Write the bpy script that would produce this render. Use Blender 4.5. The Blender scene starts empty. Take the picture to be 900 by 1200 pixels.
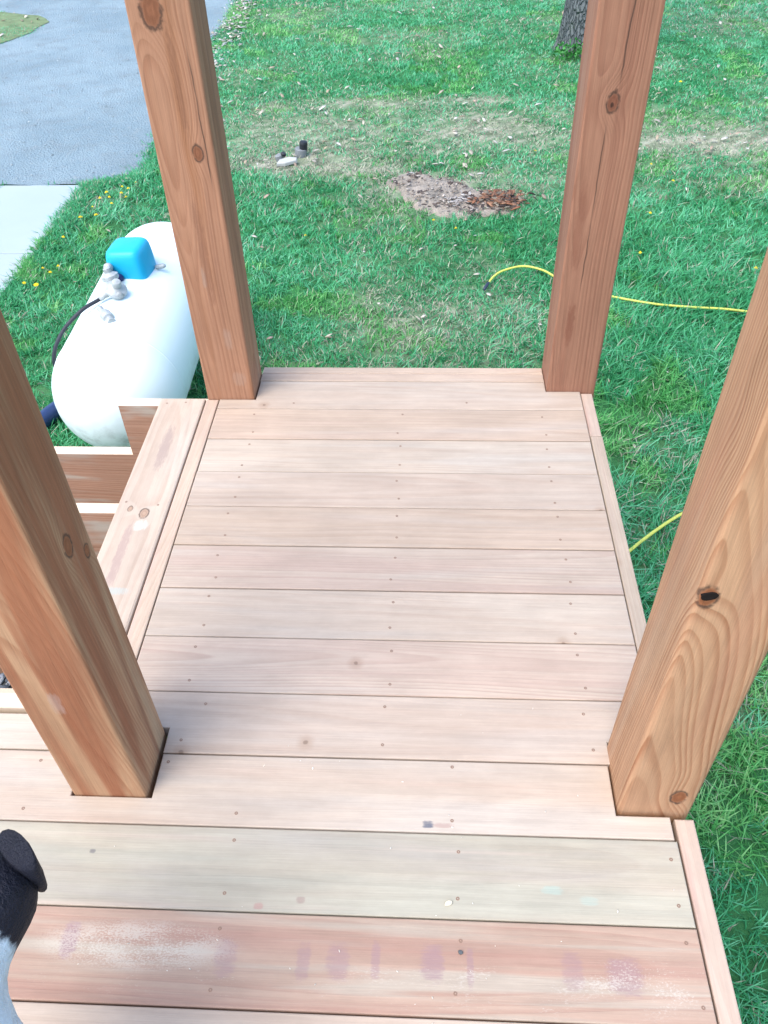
import bpy, bmesh, math, random
import numpy as np
from mathutils import Matrix, Vector

random.seed(7)
RNG = np.random.default_rng(11)
C = bpy.context.scene.collection
sc = bpy.context.scene
H = 1.14                       # height of the deck surface above the lawn
R = math.radians

# ------------------------------------------------------------------ camera, sky, sun, exposure
cd = bpy.data.cameras.new('camera')
cam = bpy.data.objects.new('camera', cd)
C.objects.link(cam)
cd.sensor_fit = 'VERTICAL'
cd.sensor_height = 36.0
cd.lens = 963.66 / 1200 * 36.0
cd.clip_start = 0.02
cd.clip_end = 1000
M = Matrix.Rotation(R(3.87397), 4, 'Z') @ Matrix.Rotation(R(46.4125), 4, 'X') @ Matrix.Rotation(R(-1.99226), 4, 'Z')
M.translation = Vector((0.07899, 0.06313, 1.41613 + H))
cam.matrix_world = M
sc.camera = cam

SUN_EL, SUN_AZ = R(58), R(-136)          # azimuth clockwise from +Y
w = bpy.data.worlds.new('World')
sc.world = w
w.use_nodes = True
nt = w.node_tree
sky = nt.nodes.new('ShaderNodeTexSky')
sky.sky_type = 'NISHITA'
sky.sun_disc = False
sky.sun_elevation = SUN_EL
sky.sun_rotation = SUN_AZ
sky.air_density = 1.0
sky.dust_density = 2.0
sky.ozone_density = 1.0
bg = nt.nodes['Background']
bg.inputs['Strength'].default_value = 0.135
nt.links.new(sky.outputs[0], bg.inputs['Color'])

sd = bpy.data.lights.new('sun', 'SUN')
sd.energy = 0.95
sd.angle = R(45)
sd.color = (1.0, 0.95, 0.88)
sun = bpy.data.objects.new('sun', sd)
C.objects.link(sun)
sdir = Vector((math.sin(SUN_AZ) * math.cos(SUN_EL), math.cos(SUN_AZ) * math.cos(SUN_EL), math.sin(SUN_EL)))
sun.rotation_euler = (-sdir).to_track_quat('-Z', 'Y').to_euler()

sc.view_settings.view_transform = 'Standard'
sc.view_settings.look = 'None'
sc.view_settings.gamma = 1
sc.view_settings.exposure = 1.84


# ------------------------------------------------------------------ object helpers
def put(name, me, parent=None, mats=(), loc=None, rot=None):
    o = bpy.data.objects.new(name, me)
    C.objects.link(o)
    for m in mats:
        me.materials.append(m)
    if parent is not None:
        o.parent = parent
    if loc is not None:
        o.location = loc
    if rot is not None:
        o.rotation_euler = rot
    return o


def from_bm(name, bm, mat, parent=None, loc=None, rot=None, smooth=False):
    me = bpy.data.meshes.new(name)
    bm.normal_update()
    bm.to_mesh(me)
    bm.free()
    if smooth:
        me.polygons.foreach_set('use_smooth', [True] * len(me.polygons))
    mats = mat if isinstance(mat, (list, tuple)) else [mat]
    return put(name, me, parent, mats, loc, rot)


def thing(name, label, cat, loc=(0, 0, 0), rz=0, group=None):
    o = bpy.data.objects.new(name, None)
    C.objects.link(o)
    o.empty_display_size = 0.1
    o.location = loc
    o.rotation_euler = (0, 0, rz)
    return tag(o, label, cat, group)


def tag(o, label, cat, group=None):
    o['label'] = label
    o['category'] = cat
    if group:
        o['group'] = group
    return o


def np_mesh(name, verts, faces_flat, loop_counts, col=None, mat=None, parent=None, smooth=False):
    me = bpy.data.meshes.new(name)
    nv, nl, nf = len(verts), len(faces_flat), len(loop_counts)
    me.vertices.add(nv)
    me.vertices.foreach_set('co', np.asarray(verts, np.float32).ravel())
    me.loops.add(nl)
    me.loops.foreach_set('vertex_index', np.asarray(faces_flat, np.int32))
    me.polygons.add(nf)
    starts = np.concatenate([[0], np.cumsum(loop_counts)[:-1]]).astype(np.int32)
    me.polygons.foreach_set('loop_start', starts)
    if smooth:
        me.polygons.foreach_set('use_smooth', np.ones(nf, bool))
    if col is not None:
        a = me.attributes.new('tint', 'FLOAT_COLOR', 'POINT')
        c4 = np.ones((nv, 4), np.float32)
        c4[:, :3] = col
        a.data.foreach_set('color', c4.ravel())
    me.update(calc_edges=True)
    me.validate()
    return put(name, me, parent, [mat] if mat else [])


def ring_loft(bm, rings, cap=True):
    vs = [[bm.verts.new(p) for p in r] for r in rings]
    n = len(vs[0])
    for a, b in zip(vs[:-1], vs[1:]):
        for i in range(n):
            bm.faces.new((a[i], a[(i + 1) % n], b[(i + 1) % n], b[i]))
    if cap:
        bm.faces.new(list(reversed(vs[0])))
        bm.faces.new(vs[-1])
    return vs


def inset_poly(pts, d):
    """inset a CCW polygon by d"""
    n = len(pts)
    out = []
    for i in range(n):
        p0, p1, p2 = Vector(pts[i - 1]), Vector(pts[i]), Vector(pts[(i + 1) % n])
        e1, e2 = (p1 - p0).normalized(), (p2 - p1).normalized()
        n1, n2 = Vector((-e1.y, e1.x)), Vector((-e2.y, e2.x))
        b = n1 + n2
        k = d / max(0.2, 1 + n1.dot(n2))
        out.append((p1.x + b.x * k, p1.y + b.y * k))
    return out


def prism_bm(pts, z0, z1, ch=0.003):
    """vertical prism over a CCW outline with its top and bottom arrises eased"""
    bm = bmesh.new()
    a = inset_poly(pts, ch)
    m = inset_poly(pts, ch * 0.3)
    r = [[(x, y, z0) for x, y in a], [(x, y, z0 + ch) for x, y in pts], [(x, y, z1 - ch) for x, y in pts],
         [(x, y, z1 - ch * 0.3) for x, y in m], [(x, y, z1) for x, y in a]]
    ring_loft(bm, r)
    return bm


def tube_bm(pts, rad, seg=10, bm=None, cap=True):
    bm = bm or bmesh.new()
    P = [Vector(p) for p in pts]
    n = len(P)
    rads = rad if isinstance(rad, (list, tuple)) else [rad] * n
    rings = []
    up = Vector((0.13, 0.21, 0.97)).normalized()
    for i in range(n):
        t = (P[min(i + 1, n - 1)] - P[max(i - 1, 0)]).normalized()
        s = t.cross(up)
        if s.length < 1e-3:
            s = t.cross(Vector((1, 0, 0)))
        s.normalize()
        u = s.cross(t)
        rings.append([P[i] + rads[i] * (math.cos(2 * math.pi * k / seg) * s + math.sin(2 * math.pi * k / seg) * u) for k in range(seg)])
    ring_loft(bm, rings, cap)
    return bm


def spline(pts, n):
    P = [Vector(p) for p in pts]
    P = [2 * P[0] - P[1]] + P + [2 * P[-1] - P[-2]]
    out = []
    for i in range(1, len(P) - 2):
        for k in range(n):
            t = k / n
            a, b, c, d = P[i - 1], P[i], P[i + 1], P[i + 2]
            out.append(0.5 * ((2 * b) + (c - a) * t + (2 * a - 5 * b + 4 * c - d) * t * t + (3 * b - a - 3 * c + d) * t ** 3))
    out.append(P[-2])
    return out


def lathe_bm(profile, seg=24, bm=None, mat=None):
    """profile of (r, z) revolved about Z, then moved by the matrix"""
    bm = bm or bmesh.new()
    rings = []
    for r, z in profile:
        rr = max(r, 1e-4)
        ring = [Vector((rr * math.cos(2 * math.pi * k / seg), rr * math.sin(2 * math.pi * k / seg), z)) for k in range(seg)]
        rings.append([mat @ p for p in ring] if mat else ring)
    ring_loft(bm, rings)
    return bm


# ------------------------------------------------------------------ noise for placing things
def vnoise(x, y, seed=0):
    x = np.asarray(x, float)
    y = np.asarray(y, float)
    xi, yi = np.floor(x).astype(np.int64), np.floor(y).astype(np.int64)
    xf, yf = x - xi, y - yi

    def h(a, b):
        n = (a * 374761393 + b * 668265263 + seed * 974634777) & 0xffffffff
        n = ((n ^ (n >> 13)) * 1274126177) & 0xffffffff
        return ((n ^ (n >> 16)) & 0xffff) / 65535.0
    u, v = xf * xf * (3 - 2 * xf), yf * yf * (3 - 2 * yf)
    return (h(xi, yi) * (1 - u) + h(xi + 1, yi) * u) * (1 - v) + (h(xi, yi + 1) * (1 - u) + h(xi + 1, yi + 1) * u) * v


def fbm(x, y, seed=0, o=4):
    s, a, t = 0, 0.5, 0
    for i in range(o):
        s = s + a * vnoise(x * 2 ** i, y * 2 ** i, seed + i)
        t += a
        a *= 0.55
    return s / t


def sstep(a, b, x):
    t = np.clip((x - a) / (b - a), 0, 1)
    return t * t * (3 - 2 * t)


# ------------------------------------------------------------------ shader graph helper
class G:
    def __init__(s, name):
        s.m = bpy.data.materials.new(name)
        s.m.use_nodes = True
        s.t = s.m.node_tree
        s.bsdf = s.t.nodes['Principled BSDF']

    def n(s, typ, **kw):
        nd = s.t.nodes.new(typ)
        for k, v in kw.items():
            setattr(nd, k, v)
        return nd

    def set(s, sock, v):
        if isinstance(v, bpy.types.NodeSocket):
            s.t.links.new(v, sock)
        elif isinstance(v, (tuple, list)) and len(v) == 3 and sock.type == 'RGBA':
            sock.default_value = (*v, 1)
        else:
            sock.default_value = v

    def f(s, op, a, b=0.0, c=0.0, clamp=False):
        nd = s.n('ShaderNodeMath', operation=op, use_clamp=clamp)
        s.set(nd.inputs[0], a)
        s.set(nd.inputs[1], b)
        s.set(nd.inputs[2], c)
        return nd.outputs[0]

    def sep(s, v):
        nd = s.n('ShaderNodeSeparateXYZ')
        s.set(nd.inputs[0], v)
        return nd.outputs

    def xyz(s, x, y, z):
        nd = s.n('ShaderNodeCombineXYZ')
        for i, v in enumerate((x, y, z)):
            s.set(nd.inputs[i], v)
        return nd.outputs[0]

    def noise(s, vec, scale=1.0, detail=3.0, rough=0.55, dist=0.0):
        nd = s.n('ShaderNodeTexNoise')
        s.set(nd.inputs['Vector'], vec)
        s.set(nd.inputs['Scale'], scale)
        s.set(nd.inputs['Detail'], detail)
        s.set(nd.inputs['Roughness'], rough)
        s.set(nd.inputs['Distortion'], dist)
        return nd.outputs['Fac']

    def voro(s, vec, scale, feature='F1'):
        nd = s.n('ShaderNodeTexVoronoi', feature=feature)
        s.set(nd.inputs['Vector'], vec)
        s.set(nd.inputs['Scale'], scale)
        return nd.outputs

    def rng(s, v, a, b, c=0.0, d=1.0, smooth=True):
        nd = s.n('ShaderNodeMapRange', interpolation_type='SMOOTHSTEP' if smooth else 'LINEAR')
        for i, q in enumerate((v, a, b, c, d)):
            s.set(nd.inputs[i], q)
        return nd.outputs[0]

    def mix(s, fac, a, b, blend='MIX'):
        nd = s.n('ShaderNodeMix', data_type='RGBA', blend_type=blend)
        s.set(nd.inputs[0], fac)
        s.set(nd.inputs[6], a)
        s.set(nd.inputs[7], b)
        return nd.outputs[2]

    def obj(s):
        return s.n('ShaderNodeTexCoord').outputs['Object']

    def rand(s):
        return s.n('ShaderNodeObjectInfo').outputs['Random']

    def attr(s, name):
        return s.n('ShaderNodeAttribute', attribute_name=name).outputs['Color']

    def bump(s, h, strength=0.3, dist=0.002):
        nd = s.n('ShaderNodeBump')
        s.set(nd.inputs['Strength'], strength)
        s.set(nd.inputs['Distance'], dist)
        s.set(nd.inputs['Height'], h)
        s.t.links.new(nd.outputs[0], s.bsdf.inputs['Normal'])

    def done(s, col, rough=0.7, spec=0.3, metal=0.0):
        s.set(s.bsdf.inputs['Base Color'], col)
        s.set(s.bsdf.inputs['Roughness'], rough)
        s.set(s.bsdf.inputs['Specular IOR Level'], spec)
        s.set(s.bsdf.inputs['Metallic'], metal)
        return s.m


def simple(name, col, rough=0.6, spec=0.4, metal=0.0, var=0.25, scale=30.0, bump=0.0):
    g = G(name)
    o = g.obj()
    n = g.noise(o, scale, 4)
    c = g.mix(n, tuple(x * (1 - var) for x in col), tuple(min(1, x * (1 + var)) for x in col))
    if bump:
        g.bump(n, bump, 0.003)
    return g.done(c, rough, spec, metal)


def wood(name, axis, early, late, freq=150.0, pith=(0.02, -0.12), contrast=0.8, warp=0.02, tints=(), knots=(), tilt=0.02,
         shift=False, fibre=0.25, scuffs=None, marks=(), rough=0.72, cracks=(), bumps=0.35, gx=4.0):
    """procedural sawn timber: growth rings about a tilted, wandering pith, bent round knots.
    axis 0: grain along X (boards), axis 2: grain along Z (posts)."""
    g = G(name)
    x, y, z = g.sep(g.obj())
    a, b, c = (x, y, z) if axis == 0 else (z, x, y)
    a0 = a
    if shift:
        rnd = g.rand()
        a = g.f('MULTIPLY_ADD', rnd, 47.0, a)
    nv = g.xyz(g.f('MULTIPLY', a, 1.0), g.f('MULTIPLY', b, gx), g.f('MULTIPLY', c, gx))
    n1 = g.f('SUBTRACT', g.noise(nv, 1.0, 2.0, 0.4), 0.5)
    n2 = g.f('SUBTRACT', g.noise(g.xyz(g.f('MULTIPLY_ADD', a, 0.9, 31.0), g.f('MULTIPLY', b, gx * 1.2), g.f('MULTIPLY', c, gx * 1.2)), 1.0, 2.0, 0.4), 0.5)
    pb = g.f('SUBTRACT', b, pith[0])
    if shift:
        pb = g.f('MULTIPLY_ADD', g.f('SUBTRACT', rnd, 0.5), 0.11, pb)
    pb = g.f('MULTIPLY_ADD', a0, tilt, pb)
    pb = g.f('MULTIPLY_ADD', n1, warp * 2.2, pb)
    pc = g.f('MULTIPLY_ADD', n2, warp * 2.2, g.f('SUBTRACT', c, pith[1]))
    pc = g.f('MULTIPLY_ADD', a0, tilt * 0.9, pc)
    r = g.f('SQRT', g.f('ADD', g.f('MULTIPLY', pb, pb), g.f('MULTIPLY', pc, pc)))
    kmask = None
    kd = []
    for (ka, kb, kc, kr, amp) in knots:
        da = g.f('DIVIDE', g.f('SUBTRACT', a0, ka), 1.55)
        d = g.f('SQRT', g.f('ADD', g.f('ADD', g.f('MULTIPLY', da, da), g.f('POWER', g.f('SUBTRACT', b, kb), 2.0)), g.f('POWER', g.f('SUBTRACT', c, kc), 2.0)))
        wob = g.f('MULTIPLY_ADD', g.f('SUBTRACT', g.noise(g.xyz(a0, b, c), 90.0, 2), 0.5), kr * 0.5, d)
        e = g.f('POWER', 2.718, g.f('MULTIPLY', g.f('MULTIPLY', d, d), -1.0 / (kr * 2.6) ** 2))
        r = g.f('MULTIPLY_ADD', e, amp, r)
        kd.append((wob, kr))
    t = g.f('MULTIPLY', r, freq)
    # uneven ring widths
    t = g.f('MULTIPLY_ADD', g.noise(g.xyz(g.f('MULTIPLY', r, 24.0), 0.3, 0.7), 1.0, 2), 5.0, t)
    fr = g.f('FRACT', t)
    wn = g.n('ShaderNodeTexWhiteNoise', noise_dimensions='1D')
    g.set(wn.inputs['W'], g.f('FLOOR', t))
    rs = g.f('MULTIPLY_ADD', wn.outputs['Value'], 0.65, 0.45)
    ring = g.f('MULTIPLY', g.f('MULTIPLY', g.rng(fr, 0.2, 0.86), g.rng(fr, 0.88, 1.0, 1.0, 0.0)), rs)
    fib = g.noise(g.xyz(g.f('MULTIPLY', a, 9.0), g.f('MULTIPLY', b, 420.0), g.f('MULTIPLY', c, 420.0)), 1.0, 3.0, 0.6)
    fib2 = g.noise(g.xyz(g.f('MULTIPLY', a, 2.5), g.f('MULTIPLY', b, 70.0), g.f('MULTIPLY', c, 70.0)), 1.0, 3.0, 0.6)
    vary = g.rng(g.noise(g.xyz(g.f('MULTIPLY', a, 1.3), g.f('MULTIPLY', b, 14.0), g.f('MULTIPLY', c, 14.0)), 1.0, 2), 0.3, 0.7, 0.45, 1.0)
    col = g.mix(g.f('MULTIPLY', g.f('MULTIPLY', ring, contrast), vary), early, late)
    for i, (tc, sa, sb, lo, hi, amt) in enumerate(tints):
        nn = g.noise(g.xyz(g.f('MULTIPLY_ADD', a, sa, 17.0 * i), g.f('MULTIPLY', b, sb), g.f('MULTIPLY', c, sb)), 1.0, 3.0, 0.55, 0.4)
        col = g.mix(g.rng(nn, lo, hi, 0.0, amt), col, tc)
    k = g.f('ADD', g.f('MULTIPLY', g.f('SUBTRACT', fib, 0.5), fibre), g.f('MULTIPLY', g.f('SUBTRACT', fib2, 0.5), fibre * 1.3))
    k = g.f('ADD', k, 1.0)
    kk = g.xyz(k, k, k)
    col = g.mix(1.0, col, kk, 'MULTIPLY')
    if shift:                       # slight piece to piece difference
        br = g.f('MULTIPLY_ADD', g.f('FRACT', g.f('MULTIPLY', rnd, 13.7)), 0.16, 0.92)
        wr = g.f('MULTIPLY_ADD', g.f('FRACT', g.f('MULTIPLY', rnd, 37.1)), 0.06, 0.97)
        col = g.mix(1.0, col, g.xyz(br, g.f('MULTIPLY', br, wr), g.f('MULTIPLY', br, wr)), 'MULTIPLY')
    if shift and axis == 0:
        vv = g.n('ShaderNodeTexVoronoi', feature='F1', voronoi_dimensions='2D')
        g.set(vv.inputs['Vector'], g.xyz(a, g.f('MULTIPLY_ADD', rnd, 3.0, b), 0.0))
        vv.inputs['Scale'].default_value = 3.2
        rare = g.f('GREATER_THAN', g.sep(vv.outputs['Color'])[0], 0.62)
        kd_ = g.f('MULTIPLY_ADD', g.f('SUBTRACT', g.noise(g.xyz(a, b, c), 70.0, 3), 0.5), 0.02, vv.outputs['Distance'])
        col = g.mix(g.f('MULTIPLY', g.f('MULTIPLY', rare, 0.45), g.rng(kd_, 0.015, 0.075, 1.0, 0.0)), col, (late[0] * 0.8, late[1] * 0.72, late[2] * 0.65))
        col = g.mix(g.f('MULTIPLY', g.f('MULTIPLY', rare, 0.7), g.rng(kd_, 0.008, 0.02, 1.0, 0.0)), col, (late[0] * 0.5, late[1] * 0.45, late[2] * 0.42))
    # dust and handling marks
    dn = g.noise(g.xyz(g.f('MULTIPLY', a, 3.0), g.f('MULTIPLY', b, 7.0), g.f('MULTIPLY', c, 7.0)), 1.0, 6.0, 0.72)
    dk = g.rng(dn, 0.3, 0.72, 0.9, 1.09)
    col = g.mix(1.0, col, g.xyz(dk, dk, dk), 'MULTIPLY')
    for wob, kr in kd:
        core = g.rng(wob, kr * 0.7, kr * 1.15, 1.0, 0.0)
        rim = g.f('MULTIPLY', g.rng(wob, kr * 0.75, kr * 0.98), g.rng(wob, kr * 1.02, kr * 1.35, 1.0, 0.0))
        rings = g.f('MULTIPLY_ADD', g.f('SINE', g.f('MULTIPLY', wob, 9.0 / kr)), 0.5, 0.5)
        kc_ = g.mix(rings, (late[0] * 0.85, late[1] * 0.78, late[2] * 0.72), (late[0] * 1.05, late[1] * 0.98, late[2] * 0.92))
        col = g.mix(core, col, kc_)
        rim = g.f('MULTIPLY', rim, g.rng(g.noise(g.xyz(a0, b, c), 60.0, 2), 0.28, 0.5))
        col = g.mix(g.f('MULTIPLY', rim, 0.8), col, (0.05, 0.028, 0.02))
    for (mc, ma, mb, mra, mrb, amt) in marks:     # stains and crayon marks with a shape of their own
        da = g.f('ABSOLUTE', g.f('DIVIDE', g.f('SUBTRACT', a0, ma), mra))
        db = g.f('ABSOLUTE', g.f('DIVIDE', g.f('SUBTRACT', b, mb), mrb))
        dd = g.f('ADD', g.f('POWER', da, 3.0), g.f('POWER', db, 3.0))
        dd = g.f('MULTIPLY_ADD', g.f('SUBTRACT', g.noise(g.xyz(g.f('MULTIPLY', a0, 40.0), g.f('MULTIPLY', b, 160.0), c), 1.0, 5, 0.7), 0.5), 3.4, dd)
        col = g.mix(g.rng(dd, 0.0, 1.25, amt, 0.0), col, mc)
    if scuffs:
        for (s_c, s_a, s_b, s_ra, s_rb, lo, sx, sy) in scuffs:
            da = g.f('DIVIDE', g.f('SUBTRACT', a0, s_a), s_ra)
            db = g.f('DIVIDE', g.f('SUBTRACT', b, s_b), s_rb)
            reg = g.rng(g.f('ADD', g.f('MULTIPLY', da, da), g.f('MULTIPLY', db, db)), 0.15, 1.0, 1.0, 0.0)
            sp = g.noise(g.xyz(g.f('MULTIPLY', a0, sx), g.f('MULTIPLY', b, sy), c), 1.0, 5, 0.75)
            big = g.noise(g.xyz(g.f('MULTIPLY', a0, 9.0), g.f('MULTIPLY', b, 22.0), c), 1.0, 2)
            v = g.f('ADD', g.f('MULTIPLY', sp, 0.7), g.f('MULTIPLY', big, 0.45))
            col = g.mix(g.f('MULTIPLY', g.rng(v, lo, lo + 0.09), g.f('MULTIPLY', reg, 0.6)), col, s_c)
    for (cb, cslope, ca0, ca1, cw) in cracks:     # drying checks on the face
        ln = g.f('SUBTRACT', b, g.f('MULTIPLY_ADD', g.f('SUBTRACT', a0, ca0), cslope, cb))
        ln = g.f('MULTIPLY_ADD', g.f('SUBTRACT', g.noise(g.xyz(g.f('MULTIPLY', a0, 9.0), 0.0, 0.0), 1.0, 4), 0.5), 0.012, ln)
        m_ = g.rng(g.f('ABSOLUTE', ln), cw * 0.35, cw, 1.0, 0.0)
        m_ = g.f('MULTIPLY', m_, g.f('MULTIPLY', g.rng(a0, ca0, ca0 + 0.08), g.rng(a0, ca1 - 0.08, ca1, 1.0, 0.0)))
        m_ = g.f('MULTIPLY', m_, g.rng(g.noise(g.xyz(g.f('MULTIPLY', a0, 5.0), 3.0, 1.0), 1.0, 3), 0.3, 0.5))
        col = g.mix(g.f('MULTIPLY', m_, 0.7), col, (0.03, 0.018, 0.014))
    h = g.f('ADD', g.f('MULTIPLY', ring, -0.5), g.f('MULTIPLY', fib, 0.9))
    g.bump(h, bumps, 0.0012)
    return g.done(col, rough, 0.25)


# palettes (real base colours of new and planed redwood-toned lumber)
P_EARLY, P_LATE = (0.41, 0.333, 0.262), (0.34, 0.253, 0.19)
GREY = (0.39, 0.343, 0.29)
PINK = (0.395, 0.30, 0.232)
deck_pale = wood('deck_wood_pale', 0, P_EARLY, P_LATE, 105, (0.0, -0.09), 0.42, 0.028,
                 tints=[(GREY, 1.2, 16, 0.45, 0.7, 0.6), (PINK, 0.9, 12, 0.5, 0.75, 0.6), ((0.45, 0.385, 0.31), 1.5, 9, 0.5, 0.75, 0.6)], shift=True, fibre=0.26)
deck_tan = wood('deck_wood_tan', 0, (0.40, 0.32, 0.243), (0.33, 0.243, 0.175), 120, (0.0, -0.08), 0.45, 0.028,
                tints=[(GREY, 1.2, 16, 0.48, 0.75, 0.6), (PINK, 0.9, 12, 0.45, 0.7, 0.6)], shift=True, fibre=0.28)
deck_streak = wood('deck_wood_streaked', 0, P_EARLY, (0.32, 0.23, 0.18), 150, (0.03, -0.05), 0.7, 0.02,
                   tints=[((0.375, 0.275, 0.22), 0.8, 18, 0.46, 0.66, 0.6), (GREY, 1.0, 15, 0.5, 0.7, 0.5)], shift=True, fibre=0.22)
deck_knot = wood('deck_wood_knotted', 0, P_EARLY, P_LATE, 95, (0.0, -0.085), 0.5, 0.026,
                 tints=[(GREY, 1.0, 12, 0.4, 0.65, 0.75), ((0.41, 0.305, 0.235), 0.8, 14, 0.5, 0.7, 0.6)],
                 marks=[((0.13, 0.13, 0.145), 0.093 - 0.001, -0.055, 0.011, 0.007, 1.0), ((0.3, 0.2, 0.17), 0.12, -0.056, 0.02, 0.005, 0.6)], fibre=0.26)
deck_green = wood('deck_wood_greenish', 0, (0.345, 0.308, 0.238), (0.28, 0.233, 0.175), 85, (0.02, -0.08), 0.55, 0.03,
                  tints=[((0.32, 0.307, 0.245), 1.0, 14, 0.4, 0.65, 0.8), ((0.31, 0.28, 0.245), 1.4, 10, 0.45, 0.7, 0.7), ((0.45, 0.35, 0.29), 0.9, 20, 0.52, 0.75, 0.7)],
                  marks=[((0.16, 0.15, 0.14), -0.497, 0.021, 0.006, 0.004, 0.9), ((0.25, 0.42, 0.38), 0.3, -0.02, 0.02, 0.008, 0.3), ((0.27, 0.42, 0.38), 0.36, -0.035, 0.016, 0.008, 0.25),
                         ((0.33, 0.2, 0.17), -0.19, -0.062, 0.008, 0.006, 0.7), ((0.24, 0.16, 0.14), -0.12, -0.05, 0.008, 0.006, 0.6)], fibre=0.26)
deck_red = wood('deck_wood_red', 0, (0.335, 0.238, 0.178), (0.285, 0.172, 0.128), 130, (0.0, -0.07), 0.6, 0.024,
                tints=[((0.335, 0.288, 0.228), 1.2, 26, 0.48, 0.62, 0.85), ((0.29, 0.16, 0.122), 0.8, 16, 0.46, 0.66, 0.7)],
                marks=[((0.235, 0.15, 0.165), xx, yy, ra, 0.03, am) for xx, yy, ra, am in
                       [(-0.105, 0.0, 0.012, 0.45), (-0.05, 0.0, 0.02, 0.45), (0.01, 0.005, 0.008, 0.5), (0.1, 0.005, 0.02, 0.55), (0.16, 0.0, 0.006, 0.5), (-0.23, 0.0, 0.02, 0.4), (0.4, -0.005, 0.03, 0.5), (0.32, 0.0, 0.018, 0.4), (-0.49, 0.02, 0.016, 0.7)]],
                scuffs=[((0.47, 0.43, 0.36), -0.38, 0.015, 0.19, 0.045, 0.53, 230, 420), ((0.45, 0.41, 0.35), 0.44, -0.02, 0.14, 0.05, 0.60, 200, 330),
                        ((0.43, 0.38, 0.32), 0.05, -0.035, 0.7, 0.05, 0.645, 120, 480)], fibre=0.24)
DECK_MATS = dict(pale=deck_pale, tan=deck_tan, streak=deck_streak, knot=deck_knot, green=deck_green, red=deck_red)
trim_wood = wood('trim_wood', 0, (0.41, 0.325, 0.245), (0.345, 0.25, 0.18), 190, (0.01, -0.05), 0.55, 0.02,
                 tints=[((0.42, 0.29, 0.24), 1.0, 25, 0.5, 0.75, 0.6)], shift=True, fibre=0.28)
rim_right_wood = wood('right_rim_wood', 0, (0.42, 0.325, 0.255), (0.35, 0.25, 0.19), 180, (0.01, -0.05), 0.6, 0.02,
                      tints=[((0.37, 0.24, 0.2), 1.5, 25, 0.5, 0.75, 0.7)], knots=[(0.82, 0.0, 0.0, 0.012, 0.01)], fibre=0.22)
tread_wood = wood('tread_wood', 0, (0.43, 0.345, 0.27), (0.35, 0.255, 0.19), 90, (0.0, -0.075), 0.65, 0.03,
                  tints=[((0.42, 0.36, 0.30), 1.1, 12, 0.5, 0.72, 0.6)],
                  knots=[(-0.072, -0.01, 0.0, 0.011, 0.012), (-0.055, 0.03, 0.0, 0.006, 0.008)],
                  marks=[((0.30, 0.23, 0.195), 0.19, 0.0, 0.1, 0.016, 0.8), ((0.31, 0.22, 0.19), -0.22, 0.012, 0.12, 0.013, 0.7), ((0.34, 0.385, 0.355), -0.33, 0.0, 0.012, 0.045, 0.6),
                         ((0.46, 0.44, 0.38), -0.115, -0.012, 0.02, 0.02, 0.8)], fibre=0.2)
stringer_wood = wood('stringer_wood', 0, (0.36, 0.205, 0.135), (0.25, 0.115, 0.068), 85, (0.03, -0.03), 0.8, 0.04,
                     tints=[((0.38, 0.33, 0.27), 2.5, 11, 0.5, 0.64, 0.85)], shift=True, fibre=0.3)
cut_wood = simple('fresh_cut_wood', (0.60, 0.49, 0.37), 0.8, 0.2, var=0.1, scale=160)
under_wood = wood('framing_wood', 0, (0.36, 0.25, 0.18), (0.26, 0.16, 0.1), 110, (0.0, -0.07), 0.6, 0.03, shift=True)

post_left_far = wood('post_wood_knotty', 2, (0.325, 0.168, 0.10), (0.21, 0.09, 0.048), 170, (0.0, 0.02), 0.7, 0.024,
                     tints=[((0.275, 0.12, 0.056), 0.9, 17, 0.48, 0.68, 0.75), ((0.34, 0.235, 0.165), 0.7, 15, 0.52, 0.74, 0.6), ((0.165, 0.075, 0.046), 0.8, 24, 0.56, 0.74, 0.55)],
                     knots=[(H + 0.999, -0.016, -0.07, 0.022, 0.02), (H + 0.704, 0.03, -0.07, 0.012, 0.014)],
                     marks=[((0.36, 0.29, 0.24), H + 0.385, -0.012, 0.03, 0.006, 0.3), ((0.35, 0.28, 0.235), H + 0.2, 0.022, 0.035, 0.012, 0.22), ((0.19, 0.085, 0.05), H + 0.45, 0.0, 0.16, 0.012, 0.5), ((0.18, 0.08, 0.045), H + 0.86, 0.012, 0.12, 0.01, 0.5), ((0.36, 0.29, 0.24), H + 0.07, 0.035, 0.025, 0.02, 0.2)],
                     cracks=[(0.052, -0.015, H + 0.6, H + 0.95, 0.0022)], fibre=0.36, gx=2.5, bumps=0.6)
post_right_far = wood('post_wood_dark', 2, (0.29, 0.142, 0.088), (0.185, 0.075, 0.045), 150, (0.0, 0.015), 0.7, 0.02,
                      tints=[((0.205, 0.082, 0.05), 0.8, 16, 0.48, 0.7, 0.7), ((0.31, 0.195, 0.14), 0.7, 14, 0.53, 0.74, 0.6)],
                      knots=[(H + 0.79, -0.008, -0.07, 0.0135, 0.022)], marks=[((0.03, 0.015, 0.01), H + 0.786, -0.009, 0.006, 0.004, 0.9), ((0.06, 0.03, 0.02), H + 0.815, -0.004, 0.007, 0.004, 0.8), ((0.17, 0.06, 0.035), H + 0.22, -0.03, 0.07, 0.012, 0.6), ((0.19, 0.075, 0.045), H + 0.5, -0.045, 0.12, 0.012, 0.5)],
                      cracks=[(-0.016, 0.0, H + 0.3, H + 0.77, 0.0022), (0.0, 0.03, H + 0.8, H + 1.3, 0.0026)], fibre=0.34, gx=2.5, bumps=0.6)
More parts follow.
